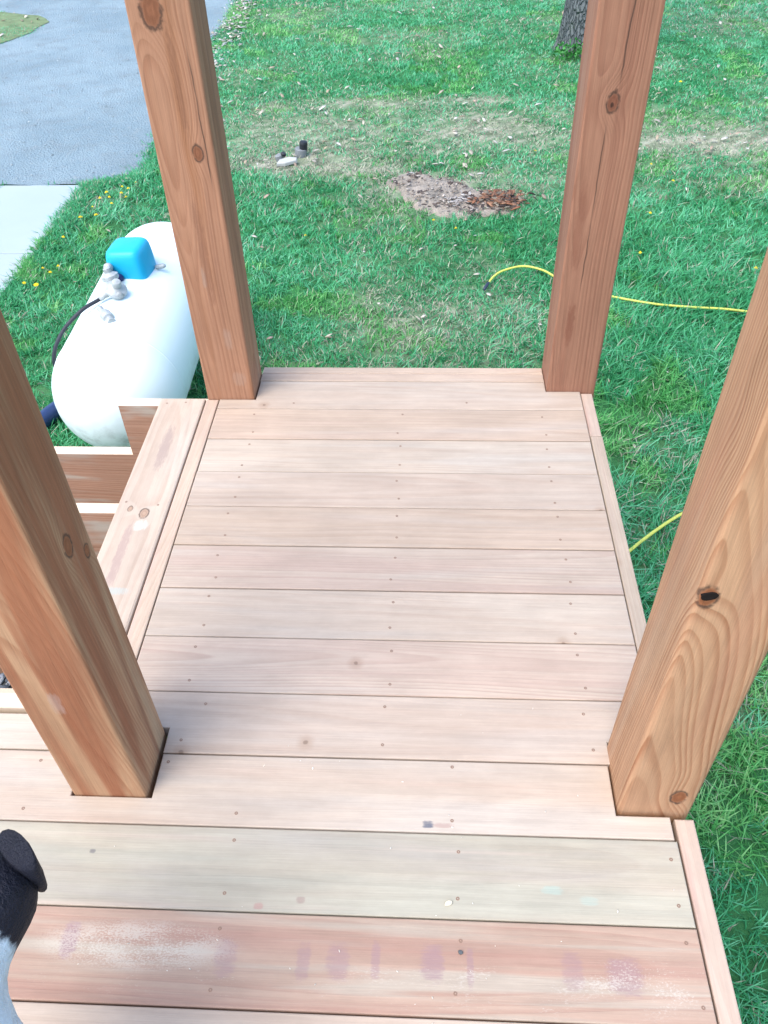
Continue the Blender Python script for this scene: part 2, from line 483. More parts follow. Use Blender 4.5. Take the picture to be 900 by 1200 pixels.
post_left_near = wood('post_wood_heart', 2, (0.36, 0.21, 0.118), (0.235, 0.095, 0.045), 150, (0.045, -0.11), 0.8, 0.05,
                      tints=[((0.235, 0.085, 0.04), 1.2, 15, 0.42, 0.58, 0.85), ((0.36, 0.26, 0.165), 0.8, 13, 0.5, 0.72, 0.7), ((0.19, 0.075, 0.042), 1.0, 30, 0.58, 0.75, 0.6)],
                      knots=[(H + 0.587, 0.07, 0.005, 0.012, 0.02), (H + 0.534, 0.07, 0.047, 0.008, 0.012)],
                      marks=[((0.38, 0.33, 0.3), H + 0.3, -0.01, 0.03, 0.012, 0.3)], fibre=0.38, tilt=0.05, gx=2.2, bumps=0.6)
post_right_near = wood('post_wood_flat_sawn', 2, (0.375, 0.215, 0.122), (0.215, 0.085, 0.038), 150, (0.035, -0.10), 0.9, 0.06,
                       tints=[((0.33, 0.165, 0.098), 0.9, 13, 0.5, 0.72, 0.55), ((0.37, 0.25, 0.16), 0.8, 11, 0.52, 0.74, 0.6)],
                       knots=[(H + 0.84, -0.07, 0.008, 0.011, 0.012), (H + 0.795, -0.07, -0.012, 0.013, 0.014), (H + 0.572, -0.042, -0.053, 0.013, 0.012),
                              (H + 0.054, 0.03, -0.067, 0.013, 0.012)],
                       fibre=0.34, tilt=0.06, gx=1.6, bumps=0.6)
hole_shade = simple('knot_hole_shade', (0.012, 0.009, 0.008), 0.9, 0.1)
screw_mat = simple('coated_screw', (0.24, 0.155, 0.11), 0.5, 0.4, 0.3, 0.3, 400)

# ------------------------------------------------------------------ lawn: where it is dry, bare or covered
SLAB_X, SLAB_Y = -2.62, 6.43
DRIVE = [(-2.62, 6.43), (-2.36, 6.50), (-2.21, 6.66), (-2.19, 6.9), (-2.25, 7.3), (-2.27, 8.2), (-2.30, 9.2), (-2.31, 10.2), (-2.36, 11.2), (-2.42, 12.5), (-2.6, 14.2), (-3.2, 16.5), (-4.6, 19.5),
         (-7.5, 23), (-13, 26), (-22, 28), (-22, 22), (-14, 19.0), (-11.5, 15), (-11, 11), (-11, 6.43)]
ISLAND = [(-8.6, 9.3), (-6.8, 9.7), (-5.5, 10.15), (-4.95, 10.55), (-4.72, 11.05), (-4.72, 11.5), (-4.95, 11.85), (-5.5, 12.05), (-6.6, 12.3), (-8.4, 12.2), (-9.3, 10.8)]


def inside(poly, x, y):
    x, y = np.asarray(x, float), np.asarray(y, float)
    r = np.zeros(x.shape, bool)
    n = len(poly)
    for i in range(n):
        (x0, y0), (x1, y1) = poly[i], poly[(i + 1) % n]
        if y0 == y1:
            continue
        c = ((y0 > y) != (y1 > y)) & (x < (x1 - x0) * (y - y0) / (y1 - y0) + x0)
        r ^= c
    return r


MULCH = [(-0.27, 6.50), (-0.10, 6.22), (0.02, 5.95), (0.2, 5.84), (0.36, 5.79), (0.52, 5.85), (0.70, 5.87), (0.76, 6.0), (0.72, 6.16), (0.55, 6.2), (0.42, 6.3), (0.30, 6.44), (0.12, 6.53), (-0.08, 6.60)]


def dryness(x, y):
    n = fbm(x * 1.6, y * 1.6, 3)
    n2 = fbm(x * 5.5, y * 5.5, 9)
    n3 = fbm(x * 0.6, y * 1.1, 21)
    band = np.exp(-((y - 7.55 - 0.10 * np.sin(x * 1.7)) / 0.75) ** 2) * sstep(-2.2, -1.2, x) * (1 - 0.45 * sstep(0.2, 3.5, x))
    band2 = np.exp(-((y - 8.35 - 0.05 * x) / 0.14) ** 2) * sstep(-1.8, -1.3, x) * (1 - sstep(0.4, 1.6, x))
    strip = np.exp(-((y - 7.25) / 0.28) ** 2) * sstep(1.3, 2.2, x)
    spot = np.exp(-(((x + 1.1) / 0.5) ** 2 + ((y - 6.85) / 0.22) ** 2)) + 0.7 * np.exp(-(((x + 0.5) / 0.35) ** 2 + ((y - 6.72) / 0.14) ** 2))
    spot2 = 0.9 * np.exp(-(((x - 0.3) / 0.8) ** 2 + ((y - 6.3) / 0.45) ** 2))
    edge = 0.75 * np.exp(-((x - 0.66) / 0.12) ** 2) * sstep(1.4, 0.4, y)
    lower = 0.34 * np.exp(-((y - 4.5) / 1.2) ** 2) * (1 - sstep(0.2, 1.0, x)) * sstep(-1.0, -0.2, x)
    isl = 0.9 * np.exp(-((y - 11.7 + 0.1 * (x + 5)) / 0.35) ** 2) * (x < -4)
    d = 0.78 * band + 0.6 * band2 + 0.8 * strip + 0.85 * spot + 0.7 * spot2 + edge + lower + isl + 0.16 * sstep(8.5, 12, y)
    d = 0.8 * d * (0.3 + 1.4 * n2) + 0.7 * (n - 0.52) + 0.3 * (n3 - 0.5) + 0.05
    return np.clip(d, 0, 1)


def covered(x, y):
    """places where no lawn grows"""
    c = inside(DRIVE, x + 0.14 * (vnoise(x * 6, y * 6, 5) - 0.5), y + 0.1 * (vnoise(x * 6, y * 6, 6) - 0.5)) & ~inside(ISLAND, x, y)
    c |= (x < SLAB_X - 0.015) & (y < SLAB_Y)
    c |= inside(MULCH, x + 0.34 * (vnoise(x * 11, y * 11, 7) - 0.5), y + 0.2 * (vnoise(x * 13, y * 13, 17) - 0.5)) & (vnoise(x * 17, y * 17, 8) < 0.86)
    c |= (x > -0.53) & (x < 0.5) & (y < 2.1)
    c |= (x < 0.5) & (y < 0.95)
    c |= (x < -0.9) & (y < 2.02) & (x > -2.6)
    c |= np.hypot((x - 1.72), (y - 9.95)) < 0.28
    return c


# ground sheet, finely divided where the camera looks
gx = np.concatenate([[-160, -90, -50, -28, -16, -11, -8.5], np.arange(-7, 6.01, 0.055), [7.5, 10, 15, 26, 50, 90, 160]])
gy = np.concatenate([[-160, -90, -40, -18, -8, -4, -2, -1], np.arange(-0.4, 13.6, 0.055), [14.5, 16, 19, 24, 34, 60, 100, 160]])
X, Y = np.meshgrid(gx, gy)
def ground_z(X, Y):
    hump = 0.035 * (fbm(X * 0.7, Y * 0.7, 40) - 0.5) + 0.012 * (fbm(X * 5, Y * 5, 41) - 0.5)
    flat = covered(X, Y) | (np.abs(X) > 8) | (Y < 0) | (Y > 13)
    near_hard = inside(DRIVE, X - 0.2, Y) | inside(DRIVE, X, Y - 0.2) | inside(DRIVE, X, Y) | (X < SLAB_X + 0.2)
    return np.where(flat | near_hard, -0.004, hump)


Z = ground_z(X, Y)
D = dryness(X, Y)
soil = np.array([0.042, 0.165, 0.06])
straw = np.array([0.19, 0.225, 0.15])
green = np.array([0.022, 0.105, 0.045])
tone = fbm(X * 14, Y * 14, 55)
col = soil * (1 - D[..., None]) + straw * D[..., None]
fl_ = (vnoise(X * 40, Y * 40, 57) > 0.6)[..., None] * D[..., None]
col = col * (0.45 + 1.1 * tone[..., None]) * (1 - fl_) + np.array([0.36, 0.36, 0.28]) * fl_
farmix = sstep(13, 16, np.hypot(X, Y))[..., None]
col = col * (1 - farmix) + green * farmix
ny, nx = X.shape
idx = np.arange(ny * nx).reshape(ny, nx)
q = np.stack([idx[:-1, :-1], idx[:-1, 1:], idx[1:, 1:], idx[1:, :-1]], -1).reshape(-1, 4)
g = G('lawn_soil')
o_ = g.obj()
nn = g.noise(o_, 60, 5, 0.7)
cc = g.mix(1.0, g.attr('tint'), g.xyz(*[g.f('MULTIPLY_ADD', nn, 1.1, 0.45)] * 3), 'MULTIPLY')
g.bump(nn, 0.8, 0.02)
ground_mat = g.done(cc, 0.95, 0.1)
ground = np_mesh('ground', np.stack([X, Y, Z], -1).reshape(-1, 3), q.ravel(), np.full(len(q), 4), col.reshape(-1, 3), ground_mat, smooth=True)
ground['kind'] = 'structure'


def sheet(name, poly, z, mat, wob=0.0, step=0.25, seed=1):
    pts = []
    for i in range(len(poly)):
        a, b = Vector(poly[i]), Vector(poly[(i + 1) % len(poly)])
        n = max(1, int((b - a).length / step)) if (b - a).length < 12 else 4
        for k in range(n):
            p = a.lerp(b, k / n)
            d = wob * (float(vnoise(p.x * 5, p.y * 5, seed)) - 0.5)
            pts.append((p.x + d, p.y + d * 0.6))
    bm = bmesh.new()
    f_ = bm.faces.new([bm.verts.new((x, y, z)) for x, y in pts])
    f_.normal_update()
    if f_.normal.z < 0:
        f_.normal_flip()
    bmesh.ops.triangulate(bm, faces=bm.faces[:])
    o = from_bm(name, bm, mat)
    o['kind'] = 'structure'
    return o


g = G('driveway_gravel')
o_ = g.obj()
big = g.noise(o_, 0.7, 4, 0.6)
mid = g.noise(o_, 3.5, 5, 0.65)
v = g.voro(o_, 55.0)
fine = g.noise(o_, 120, 3, 0.7)
c_ = g.mix(g.rng(big, 0.35, 0.65), (0.185, 0.262, 0.302), (0.245, 0.33, 0.37))
c_ = g.mix(g.rng(mid, 0.45, 0.7, 0, 0.7), c_, (0.18, 0.23, 0.25))
m3 = g.noise(o_, 14, 6, 0.75)
c_ = g.mix(g.rng(m3, 0.5, 0.72, 0, 0.55), c_, (0.29, 0.34, 0.355))
c_ = g.mix(g.rng(m3, 0.3, 0.45, 0.4, 0.0), c_, (0.15, 0.18, 0.19))
c_ = g.mix(g.rng(mid, 0.25, 0.45, 0.35, 0.0), c_, (0.26, 0.275, 0.275))
sp = g.f('MULTIPLY_ADD', fine, 0.7, 0.65)
c_ = g.mix(1.0, c_, g.xyz(sp, sp, sp), 'MULTIPLY')
c_ = g.mix(g.f('MULTIPLY', g.rng(v[0], 0.05, 0.3, 1, 0), 0.25), c_, (0.3, 0.33, 0.345))
g.bump(g.f('ADD', g.f('ADD', fine, v[0]), m3), 0.9, 0.014)
sheet('driveway', DRIVE, 0.006, g.done(c_, 0.9, 0.2), 0.18, 0.12)

sheet('lawn_island', ISLAND, 0.012, simple('island_soil', (0.14, 0.19, 0.10), 0.95, 0.1, var=0.5, scale=9), 0.15, 0.15, 4)

g = G('concrete')
o_ = g.obj()
a_ = g.noise(o_, 1.6, 5, 0.6)
b_ = g.noise(o_, 90, 3, 0.6)
c_ = g.mix(a_, (0.265, 0.335, 0.355), (0.325, 0.395, 0.415))
c_ = g.mix(g.f('MULTIPLY', b_, 0.3), c_, (0.34, 0.35, 0.35))
g.bump(b_, 0.25, 0.003)
conc_mat = g.done(c_, 0.85, 0.25)
for ys in [(5.262, SLAB_Y - 0.005), (3.4, 5.254), (1.6, 3.392), (-0.4, 1.592)]:
    for xs in [(-4.6, SLAB_X), (-6.6, -4.608)]:
        o = from_bm('concrete_slab', prism_bm([(xs[0], ys[0]), (xs[1], ys[0]), (xs[1], ys[1]), (xs[0], ys[1])], -0.08, 0.014, 0.006), conc_mat)
        o['kind'] = 'structure'

# bare dirt where a stump was ground out
mx = np.linspace(-0.4, 0.85, 70)
my = np.linspace(5.7, 6.7, 60)
MX, MY = np.meshgrid(mx, my)
ins = inside(MULCH, MX + 0.12 * (vnoise(MX * 9, MY * 9, 7) - 0.5), MY)
ctr = np.array([0.25, 6.12])
fall = np.ones_like(MX)
for dx, dy in [(0.05, 0), (-0.05, 0), (0, 0.05), (0, -0.05), (0.1, 0), (-0.1, 0), (0, 0.09), (0, -0.09)]:
    fall = fall * 0.5 + 0.5 * inside(MULCH, MX + dx, MY + dy)
MZ = 0.002 + 0.022 * fall * ins + 0.05 * (fbm(MX * 14, MY * 14, 70) - 0.4) * ins
msk = ins
idm = -np.ones(MX.size, int)
cells = []
I = np.arange(MX.size).reshape(MX.shape)
for j in range(len(my) - 1):
    for i in range(len(mx) - 1):
        if msk[j, i] or msk[j + 1, i] or msk[j, i + 1] or msk[j + 1, i + 1]:
            cells.append([I[j, i], I[j, i + 1], I[j + 1, i + 1], I[j + 1, i]])
cells = np.array(cells)
tn = fbm(MX * 8, MY * 8, 71)[..., None]
oran = (np.exp(-(((MX - 0.62) / 0.16) ** 2 + ((MY - 6.05) / 0.12) ** 2)) * 0.9)[..., None]
MZ = np.where(msk, MZ, -0.006)
dcol = (np.array([0.18, 0.165, 0.14]) * (1 - tn) + np.array([0.38, 0.335, 0.285]) * tn) * (1 - oran) + np.array([0.24, 0.115, 0.065]) * oran
dirt = np_mesh('dirt_patch', np.stack([MX, MY, MZ], -1).reshape(-1, 3), cells.ravel(), np.full(len(cells), 4), dcol.reshape(-1, 3), ground_mat, smooth=True)
dirt['kind'] = 'structure'

# ------------------------------------------------------------------ lawn grass
g = G('grass_blades')
tc = g.attr('tint')
g.set(g.bsdf.inputs['Base Color'], tc)
g.set(g.bsdf.inputs['Roughness'], 0.55)
g.set(g.bsdf.inputs['Specular IOR Level'], 0.35)
tr = g.n('ShaderNodeBsdfTranslucent')
g.t.links.new(tc, tr.inputs['Color'])
ms = g.n('ShaderNodeMixShader')
ms.inputs[0].default_value = 0.32
g.t.links.new(g.bsdf.outputs[0], ms.inputs[1])
g.t.links.new(tr.outputs[0], ms.inputs[2])
g.t.links.new(ms.outputs[0], g.t.nodes['Material Output'].inputs['Surface'])
grass_mat = g.m


def scatter_tufts(n, x0, x1, y0, y1, keep):
    x = RNG.uniform(x0, x1, n)
    y = RNG.uniform(y0, y1, n)
    k = keep(x, y)
    return x[k], y[k]


def in_view(x, y):
    # the wedge of lawn that the camera, or one a step to its side, can see
    d = y - 0.06
    return (x > -0.95 - 0.55 * d) & (x < 1.35 + 0.33 * d) & (y < 13.4)


txs, tys, dens = [], [], []
for (y0, y1, per) in [(-0.3, 3.0, 800), (3.0, 5.0, 620), (5.0, 7.2, 460), (7.2, 9.6, 320), (9.6, 13.4, 210)]:
    x0, x1 = -1.4 - 0.6 * y1, 1.5 + 0.4 * y1
    n = int(per * (x1 - x0) * (y1 - y0))
    x, y = scatter_tufts(n, x0, x1, y0, y1, lambda x, y: in_view(x, y) & ~covered(x, y))
    txs.append(x)
    tys.append(y)
ex_, ey_ = RNG.uniform(SLAB_X, SLAB_X + 0.12, 900), RNG.uniform(4.0, SLAB_Y, 900)      # the fringe that leans over the slab
txs.append(ex_)
tys.append(ey_)
for (xa, ya), (xb, yb) in zip(DRIVE[:10], DRIVE[1:11]):
    m_ = int(420 * math.hypot(xb - xa, yb - ya))
    t_ = RNG.random(m_)
    txs.append(xa + (xb - xa) * t_ + RNG.normal(0.03, 0.05, m_))
    tys.append(ya + (yb - ya) * t_ + RNG.normal(-0.01, 0.04, m_))
ix_, iy_ = scatter_tufts(5200, -9, -4.6, 9.2, 12.4, lambda x, y: inside(ISLAND, x, y))
txs.append(ix_)
tys.append(iy_)
tx, ty = np.concatenate(txs), np.concatenate(tys)
td = dryness(tx, ty)
keep = RNG.random(len(tx)) > td * 0.15
tx, ty, td = tx[keep], ty[keep], td[keep]
NB = 11
n_t = len(tx)
dist = np.hypot(tx - 0.08, ty - 0.06)
lush = fbm(tx * 1.3, ty * 1.3, 31)
lush2 = fbm(tx * 4.0, ty * 4.0, 33)
hgt = (0.026 + 0.046 * lush * (0.5 + lush2)) * (1 - 0.55 * td) * (1 + 0.35 * sstep(0.3, 1.0, tx) * (ty < 5.5)) * (1 - 0.25 * sstep(5, 8, ty))
tuft_tone = RNG.normal(0, 1, n_t)
bx = np.repeat(tx, NB) + RNG.normal(0, 0.017, n_t * NB) * (1 + 0.10 * np.repeat(dist, NB))
by = np.repeat(ty, NB) + RNG.normal(0, 0.017, n_t * NB) * (1 + 0.10 * np.repeat(dist, NB))
bh = np.repeat(hgt, NB) * RNG.uniform(0.45, 1.35, n_t * NB)
bd = np.repeat(dist, NB)
bdry = np.repeat(td, NB)
ang = np.repeat(RNG.uniform(0, 2 * np.pi, n_t), NB) + RNG.normal(0, 1.0, n_t * NB)
lean = np.clip(RNG.normal(0.85, 0.4, n_t * NB), 0.1, 1.9)
wd = (0.0019 + 0.0010 * RNG.random(n_t * NB)) * (0.75 + 0.115 * bd)
NBL = len(bx)
bz = ground_z(bx, by)
tt = np.array([0.0, 0.4, 0.75, 1.0])
dirx, diry = np.cos(ang), np.sin(ang)
tw = ang + np.pi / 2 + RNG.normal(0, 0.7, NBL)
px_, py_ = np.cos(tw), np.sin(tw)
V = np.zeros((NBL, 7, 3))
for i, t in enumerate(tt):
    out = bh * lean * (t ** 1.7)
    zz = bh * (t - 0.38 * lean * t * t * 0.75)
    w_ = wd * (1.0, 0.95, 0.65, 0.0)[i]
    cx, cy = bx + dirx * out, by + diry * out
    if i < 3:
        V[:, 2 * i] = np.stack([cx - px_ * w_, cy - py_ * w_, bz + zz - 0.004], -1)
        V[:, 2 * i + 1] = np.stack([cx + px_ * w_, cy + py_ * w_, bz + zz - 0.0032], -1)
    else:
        V[:, 6] = np.stack([cx, cy, bz + zz], -1)
base = np.arange(NBL) * 7
F = np.stack([base, base + 1, base + 3, base + 2, base + 2, base + 3, base + 5, base + 4, base + 4, base + 5, base + 6], -1)
cnt = np.tile([4, 4, 3], NBL)
c1, c2, c3 = np.array([0.03, 0.23, 0.08]), np.array([0.06, 0.375, 0.15]), np.array([0.16, 0.51, 0.29])
u = np.clip(0.45 + 0.22 * np.repeat(tuft_tone, NB) * 0.8 + RNG.normal(0, 0.22, NBL) + 0.5 * (np.repeat(lush2, NB) - 0.5) + 1.1 * (np.repeat(fbm(tx * 1.8, ty * 1.8, 35), NB) - 0.5) + 0.18 * sstep(6, 11, by), 0, 1.15)[:, None]
bc = np.where(u < 0.5, c1 + (c2 - c1) * (u / 0.5), c2 + (c3 - c2) * ((u - 0.5) / 0.5))
yel = (fbm(bx * 2.2, by * 2.2, 77) > 0.6)[:, None]
bc = np.where(yel, bc * np.array([1.5, 1.05, 0.7]), bc)
strawm = (RNG.random(NBL) < 0.05 + 0.85 * bdry)[:, None]
sc_ = np.array([0.40, 0.415, 0.315]) * RNG.uniform(0.55, 1.3, (NBL, 1))
bc = np.where(strawm, sc_, bc)
tipc = np.stack([bc] * 7, 1)
grass = np_mesh('grass', V.reshape(-1, 3), F.ravel(), cnt, tipc.reshape(-1, 3), grass_mat)
grass['kind'] = 'stuff'


# ------------------------------------------------------------------ litter on the lawn
g = G('litter_tint')
litter_mat = g.done(g.attr('tint'), 0.8, 0.2)


def flakes(name, xs, ys, size, cols, zoff=0.02, kind='stuff', asp=(0.4, 1.0), ztilt=0.6, thick=0.3):
    """curled leaf or chip like flakes, each a little folded solid, in one mesh"""
    n = len(xs)
    a = RNG.uniform(0, 2 * np.pi, n)
    s = size * RNG.uniform(0.5, 1.35, n)
    asr = RNG.uniform(*asp, n)
    gz = ground_z(xs, ys) if name == 'dry_leaves' else 0.0
    th = RNG.normal(0, ztilt, n)
    fold = RNG.uniform(0.1, 0.6, n)
    loc = np.array([(-1, 0, 0), (-0.3, -1, 1), (0.5, -0.8, 1), (1, 0, 0.3), (0.5, 0.8, 1), (-0.3, 1, 1), (0, 0, 0)], float)
    vs = np.zeros((n, 14, 3))
    for i in range(7):
        lx = loc[i, 0] * s
        ly = loc[i, 1] * s * asr * 0.55
        lz = loc[i, 2] * s * fold * 0.45 + lx * np.sin(th) * 0.5
        for k in (0, 1):
            vs[:, i + 7 * k] = np.stack([xs + lx * np.cos(a) - ly * np.sin(a), ys + lx * np.sin(a) + ly * np.cos(a), gz + zoff + lz - k * s * thick * 0.2], -1)
    top = [(6, 0, 1), (6, 1, 2), (6, 2, 3), (6, 3, 4), (6, 4, 5), (6, 5, 0)]
    fl = []
    for t in top:
        fl.append(t)
    for t in top:
        fl.append(tuple(v + 7 for v in reversed(t)))
    for i in range(6):
        j = (i + 1) % 6
        fl.append((i, i + 7, j + 7))
        fl.append((i, j + 7, j))
    fl = np.array(fl)
    F_ = (np.arange(n)[:, None, None] * 14 + fl[None]).reshape(-1)
    ci = np.array(cols)[RNG.integers(0, len(cols), n)] * RNG.uniform(0.75, 1.2, (n, 1))
    o = np_mesh(name, vs.reshape(-1, 3), F_, np.full(n * len(fl), 3), np.repeat(ci, 14, 0), litter_mat)
    if kind:
        o['kind'] = kind
    return o


lx, ly = RNG.uniform(-6, 5.5, 9000), RNG.uniform(1.0, 13.2, 9000)
ok = in_view(lx, ly) & ~covered(lx, ly) & (RNG.random(9000) < 0.05 + 0.36 * dryness(lx, ly))
flakes('dry_leaves', lx[ok], ly[ok], np.clip(0.008 + 0.0028 * ly[ok], 0.012, 0.03), [(0.38, 0.35, 0.28), (0.43, 0.40, 0.34), (0.30, 0.25, 0.18), (0.47, 0.45, 0.42), (0.34, 0.26, 0.2)], 0.03)
lx, ly = RNG.uniform(-0.4, 0.85, 900), RNG.uniform(5.7, 6.7, 900)
ok = inside(MULCH, lx, ly)
lx, ly = lx[ok], ly[ok]
flakes('wood_chips', lx, ly, 0.017, [(0.30, 0.26, 0.22), (0.22, 0.18, 0.14), (0.36, 0.32, 0.28), (0.14, 0.11, 0.09), (0.07, 0.055, 0.05)], 0.04, thick=1.0)
k = 150
flakes('bark_mulch', RNG.normal(0.6, 0.1, k), RNG.normal(6.03, 0.07, k), 0.028, [(0.22, 0.1, 0.058), (0.165, 0.085, 0.055), (0.26, 0.145, 0.09), (0.06, 0.045, 0.04), (0.2, 0.17, 0.13)], 0.05, thick=1.0)
k = 40
flakes('pale_chips', RNG.normal(0.29, 0.06, k), RNG.normal(6.02, 0.05, k), 0.02, [(0.36, 0.34, 0.32), (0.42, 0.4, 0.37), (0.3, 0.27, 0.25)], 0.05, thick=1.0)
ex = RNG.normal(-2.22, 0.10, 420)
ey = RNG.uniform(8.0, 13.2, 420)
flakes('edge_gravel', ex - 0.02 * (ey - 8), ey, 0.024, [(0.42, 0.42, 0.4), (0.3, 0.32, 0.32), (0.45, 0.42, 0.37), (0.34, 0.3, 0.24), (0.25, 0.28, 0.2)], 0.03, thick=1.2, asp=(0.7, 1.3))
ex, ey = RNG.uniform(-6.5, -2.3, 700), RNG.uniform(6.5, 13.5, 700)
ok = inside(DRIVE, ex, ey) & ~inside(ISLAND, ex, ey)
flakes('loose_gravel', ex[ok], ey[ok], 0.009, [(0.32, 0.37, 0.39), (0.18, 0.22, 0.24), (0.27, 0.31, 0.33)], 0.012, thick=1.5, asp=(0.7, 1.4))
# gravel bed beside the main deck, under the stair
gb = sheet('gravel_bed', [(-2.58, 0.6), (-0.8, 0.6), (-0.8, 2.0), (-2.58, 2.0)], 0.008, simple('gravel_bed_dirt', (0.1, 0.105, 0.1), 0.95, 0.1, var=0.5, scale=40), 0.1, 0.12, 3)
flakes('gravel', RNG.uniform(-2.5, -0.85, 2600), RNG.uniform(1.0, 1.97, 2600), 0.02, [(0.42, 0.44, 0.45), (0.24, 0.26, 0.28), (0.5, 0.5, 0.49), (0.11, 0.12, 0.13)], 0.016, thick=2.0, asp=(0.9, 1.6))

# dandelions
g = G('dandelion_yellow')
dand_y = g.done(g.mix(g.noise(g.obj(), 200, 2), (0.75, 0.55, 0.01), (0.8, 0.68, 0.03)), 0.6, 0.2)
dand_g = simple('dandelion_stem', (0.09, 0.22, 0.07), 0.6)


def dandelion_mesh():
    bm = bmesh.new()
    tube_bm([(0, 0, 0), (0.004, 0.002, 0.03), (0.002, 0.0, 0.062)], [0.0022, 0.002, 0.002], 5, bm)
    ns = len(bm.faces)
    for lay, (n, r, z) in enumerate([(16, 0.020, 0.064), (12, 0.014, 0.068), (7, 0.007, 0.071)]):
        for k in range(n):
            a = 2 * math.pi * (k + 0.5 * lay) / n
            d, p = Vector((math.cos(a), math.sin(a), 0)), Vector((-math.sin(a), math.cos(a), 0))
            hw = r * 2.2 / n * 1.6
            q_ = [Vector((0, 0, z)) + d * r * 0.15, Vector((0, 0, z + 0.002)) + d * r * 0.8 - p * hw, Vector((0, 0, z + 0.0015)) + d * r * 1.05, Vector((0, 0, z + 0.002)) + d * r * 0.8 + p * hw]
            f_ = bm.faces.new([bm.verts.new(v_) for v_ in q_])
            f_.material_index = 1
    me = bpy.data.meshes.new('dandelion')
    bm.to_mesh(me)
    bm.free()
    me.materials.append(dand_g)
    me.materials.append(dand_y)
    return me


dm = dandelion_mesh()
spots_slab = [(-2.37, 4.88), (-2.5, 4.77), (-2.44, 4.95), (-2.33, 4.93), (-2.4, 4.74), (-2.38, 5.85), (-2.34, 6.15), (-2.30, 6.02), (-2.26, 5.92), (-2.24, 6.1), (-2.42, 5.7), (-2.2, 6.22), (-2.3, 5.72), (-2.15, 6.0), (-2.36, 6.03), (-2.46, 5.4), (-2.18, 6.33), (-2.28, 6.24)]
spots_right = [(2.10, 4.87), (1.78, 6.6), (1.62, 5.72), (1.9, 6.3), (2.45, 8.6), (1.45, 5.1)]
spots_mid = [(0.12, 5.62), (0.28, 5.5), (-0.75, 5.4), (-1.05, 4.35), (0.95, 6.9)]
for spots, lab, grp in [(spots_slab, 'yellow dandelion flower in the grass along the edge of the concrete slab', 'dandelions along the concrete slab'),
                        (spots_right, 'yellow dandelion flower in the lawn to the right of the deck', 'dandelions in the lawn right of the deck'),
                        (spots_mid, 'yellow dandelion flower in the lawn beyond the deck between the far posts', 'dandelions in the lawn beyond the deck')]:
    for (x, y) in spots:
        o = bpy.data.objects.new('dandelion', dm)
        C.objects.link(o)
        s = random.uniform(0.45, 0.8)
        o.location = (x, y, float(ground_z(np.array([x]), np.array([y]))[0]))
        o.scale = (s, s, random.uniform(0.9, 1.3))
        o.rotation_euler = (random.uniform(-0.25, 0.25), random.uniform(-0.25, 0.25), random.uniform(0, 6))
        tag(o, lab, 'flower', grp)

# ------------------------------------------------------------------ deck
SY = [2.11492, 1.97608, 1.83616, 1.69751, 1.56214, 1.42547, 1.2893, 1.1508, 1.00964, 0.86794, 0.72622, 0.58171, 0.43902]
for i in range(10):
    SY.append(SY[-1] - 0.143)
FAR = 2.1915
XL, XLO, XR, XRO = -0.5278, -0.5666, 0.5304, 0.5646
TH = 0.036
deck = thing('wooden_deck', 'new unpainted wooden deck with a landing of pale pinkish boards', 'deck')
ZT = H

sm = bpy.data.meshes.new('screw_head')
bm = bmesh.new()
lathe_bm([(0.0030, -0.006), (0.0033, -0.0004), (0.0030, 0.0002), (0.0013, 0.0002), (0.0010, -0.001)], 10, bm)
bm.to_mesh(sm)
bm.free()
sm.materials.append(screw_mat)


def add_screws(board, pts):
    bl = board.location
    for (x, y) in pts:
        s = bpy.data.objects.new('screw', sm)
        C.objects.link(s)
        s.parent = board
        s.location = (x - bl.x, y - bl.y, 0.0003)


def board(outline, mat, parent, name='deck_board', label=None, z1=None, th=TH, screws=(), sag=0.0):
    z1 = ZT if z1 is None else z1
    cx = sum(p[0] for p in outline) / len(outline)
    cx = 0.0
    ys = [p[1] for p in outline]
    cy = (min(ys) + max(ys)) / 2
    bm = prism_bm([(x - cx, y - cy) for x, y in outline], -th, 0.0, 0.0022)
    o = from_bm(name, bm, mat, parent, (cx, cy, z1 + sag))
    if label:
        o['label'] = label
    add_screws(o, screws)
    return o


GAP = 0.0012
S = 0.14
kinds = ['pale', 'tan', 'pale', 'pale', 'tan', 'streak', 'pale', 'streak', 'pale', 'knot', 'green', 'red'] + ['pale', 'tan', 'green', 'pale', 'tan', 'pale', 'tan', 'pale', 'tan', 'pale', 'tan', 'pale']


def jit(x, y):
    return (x + random.uniform(-0.006, 0.006), y + random.uniform(-0.006, 0.006))


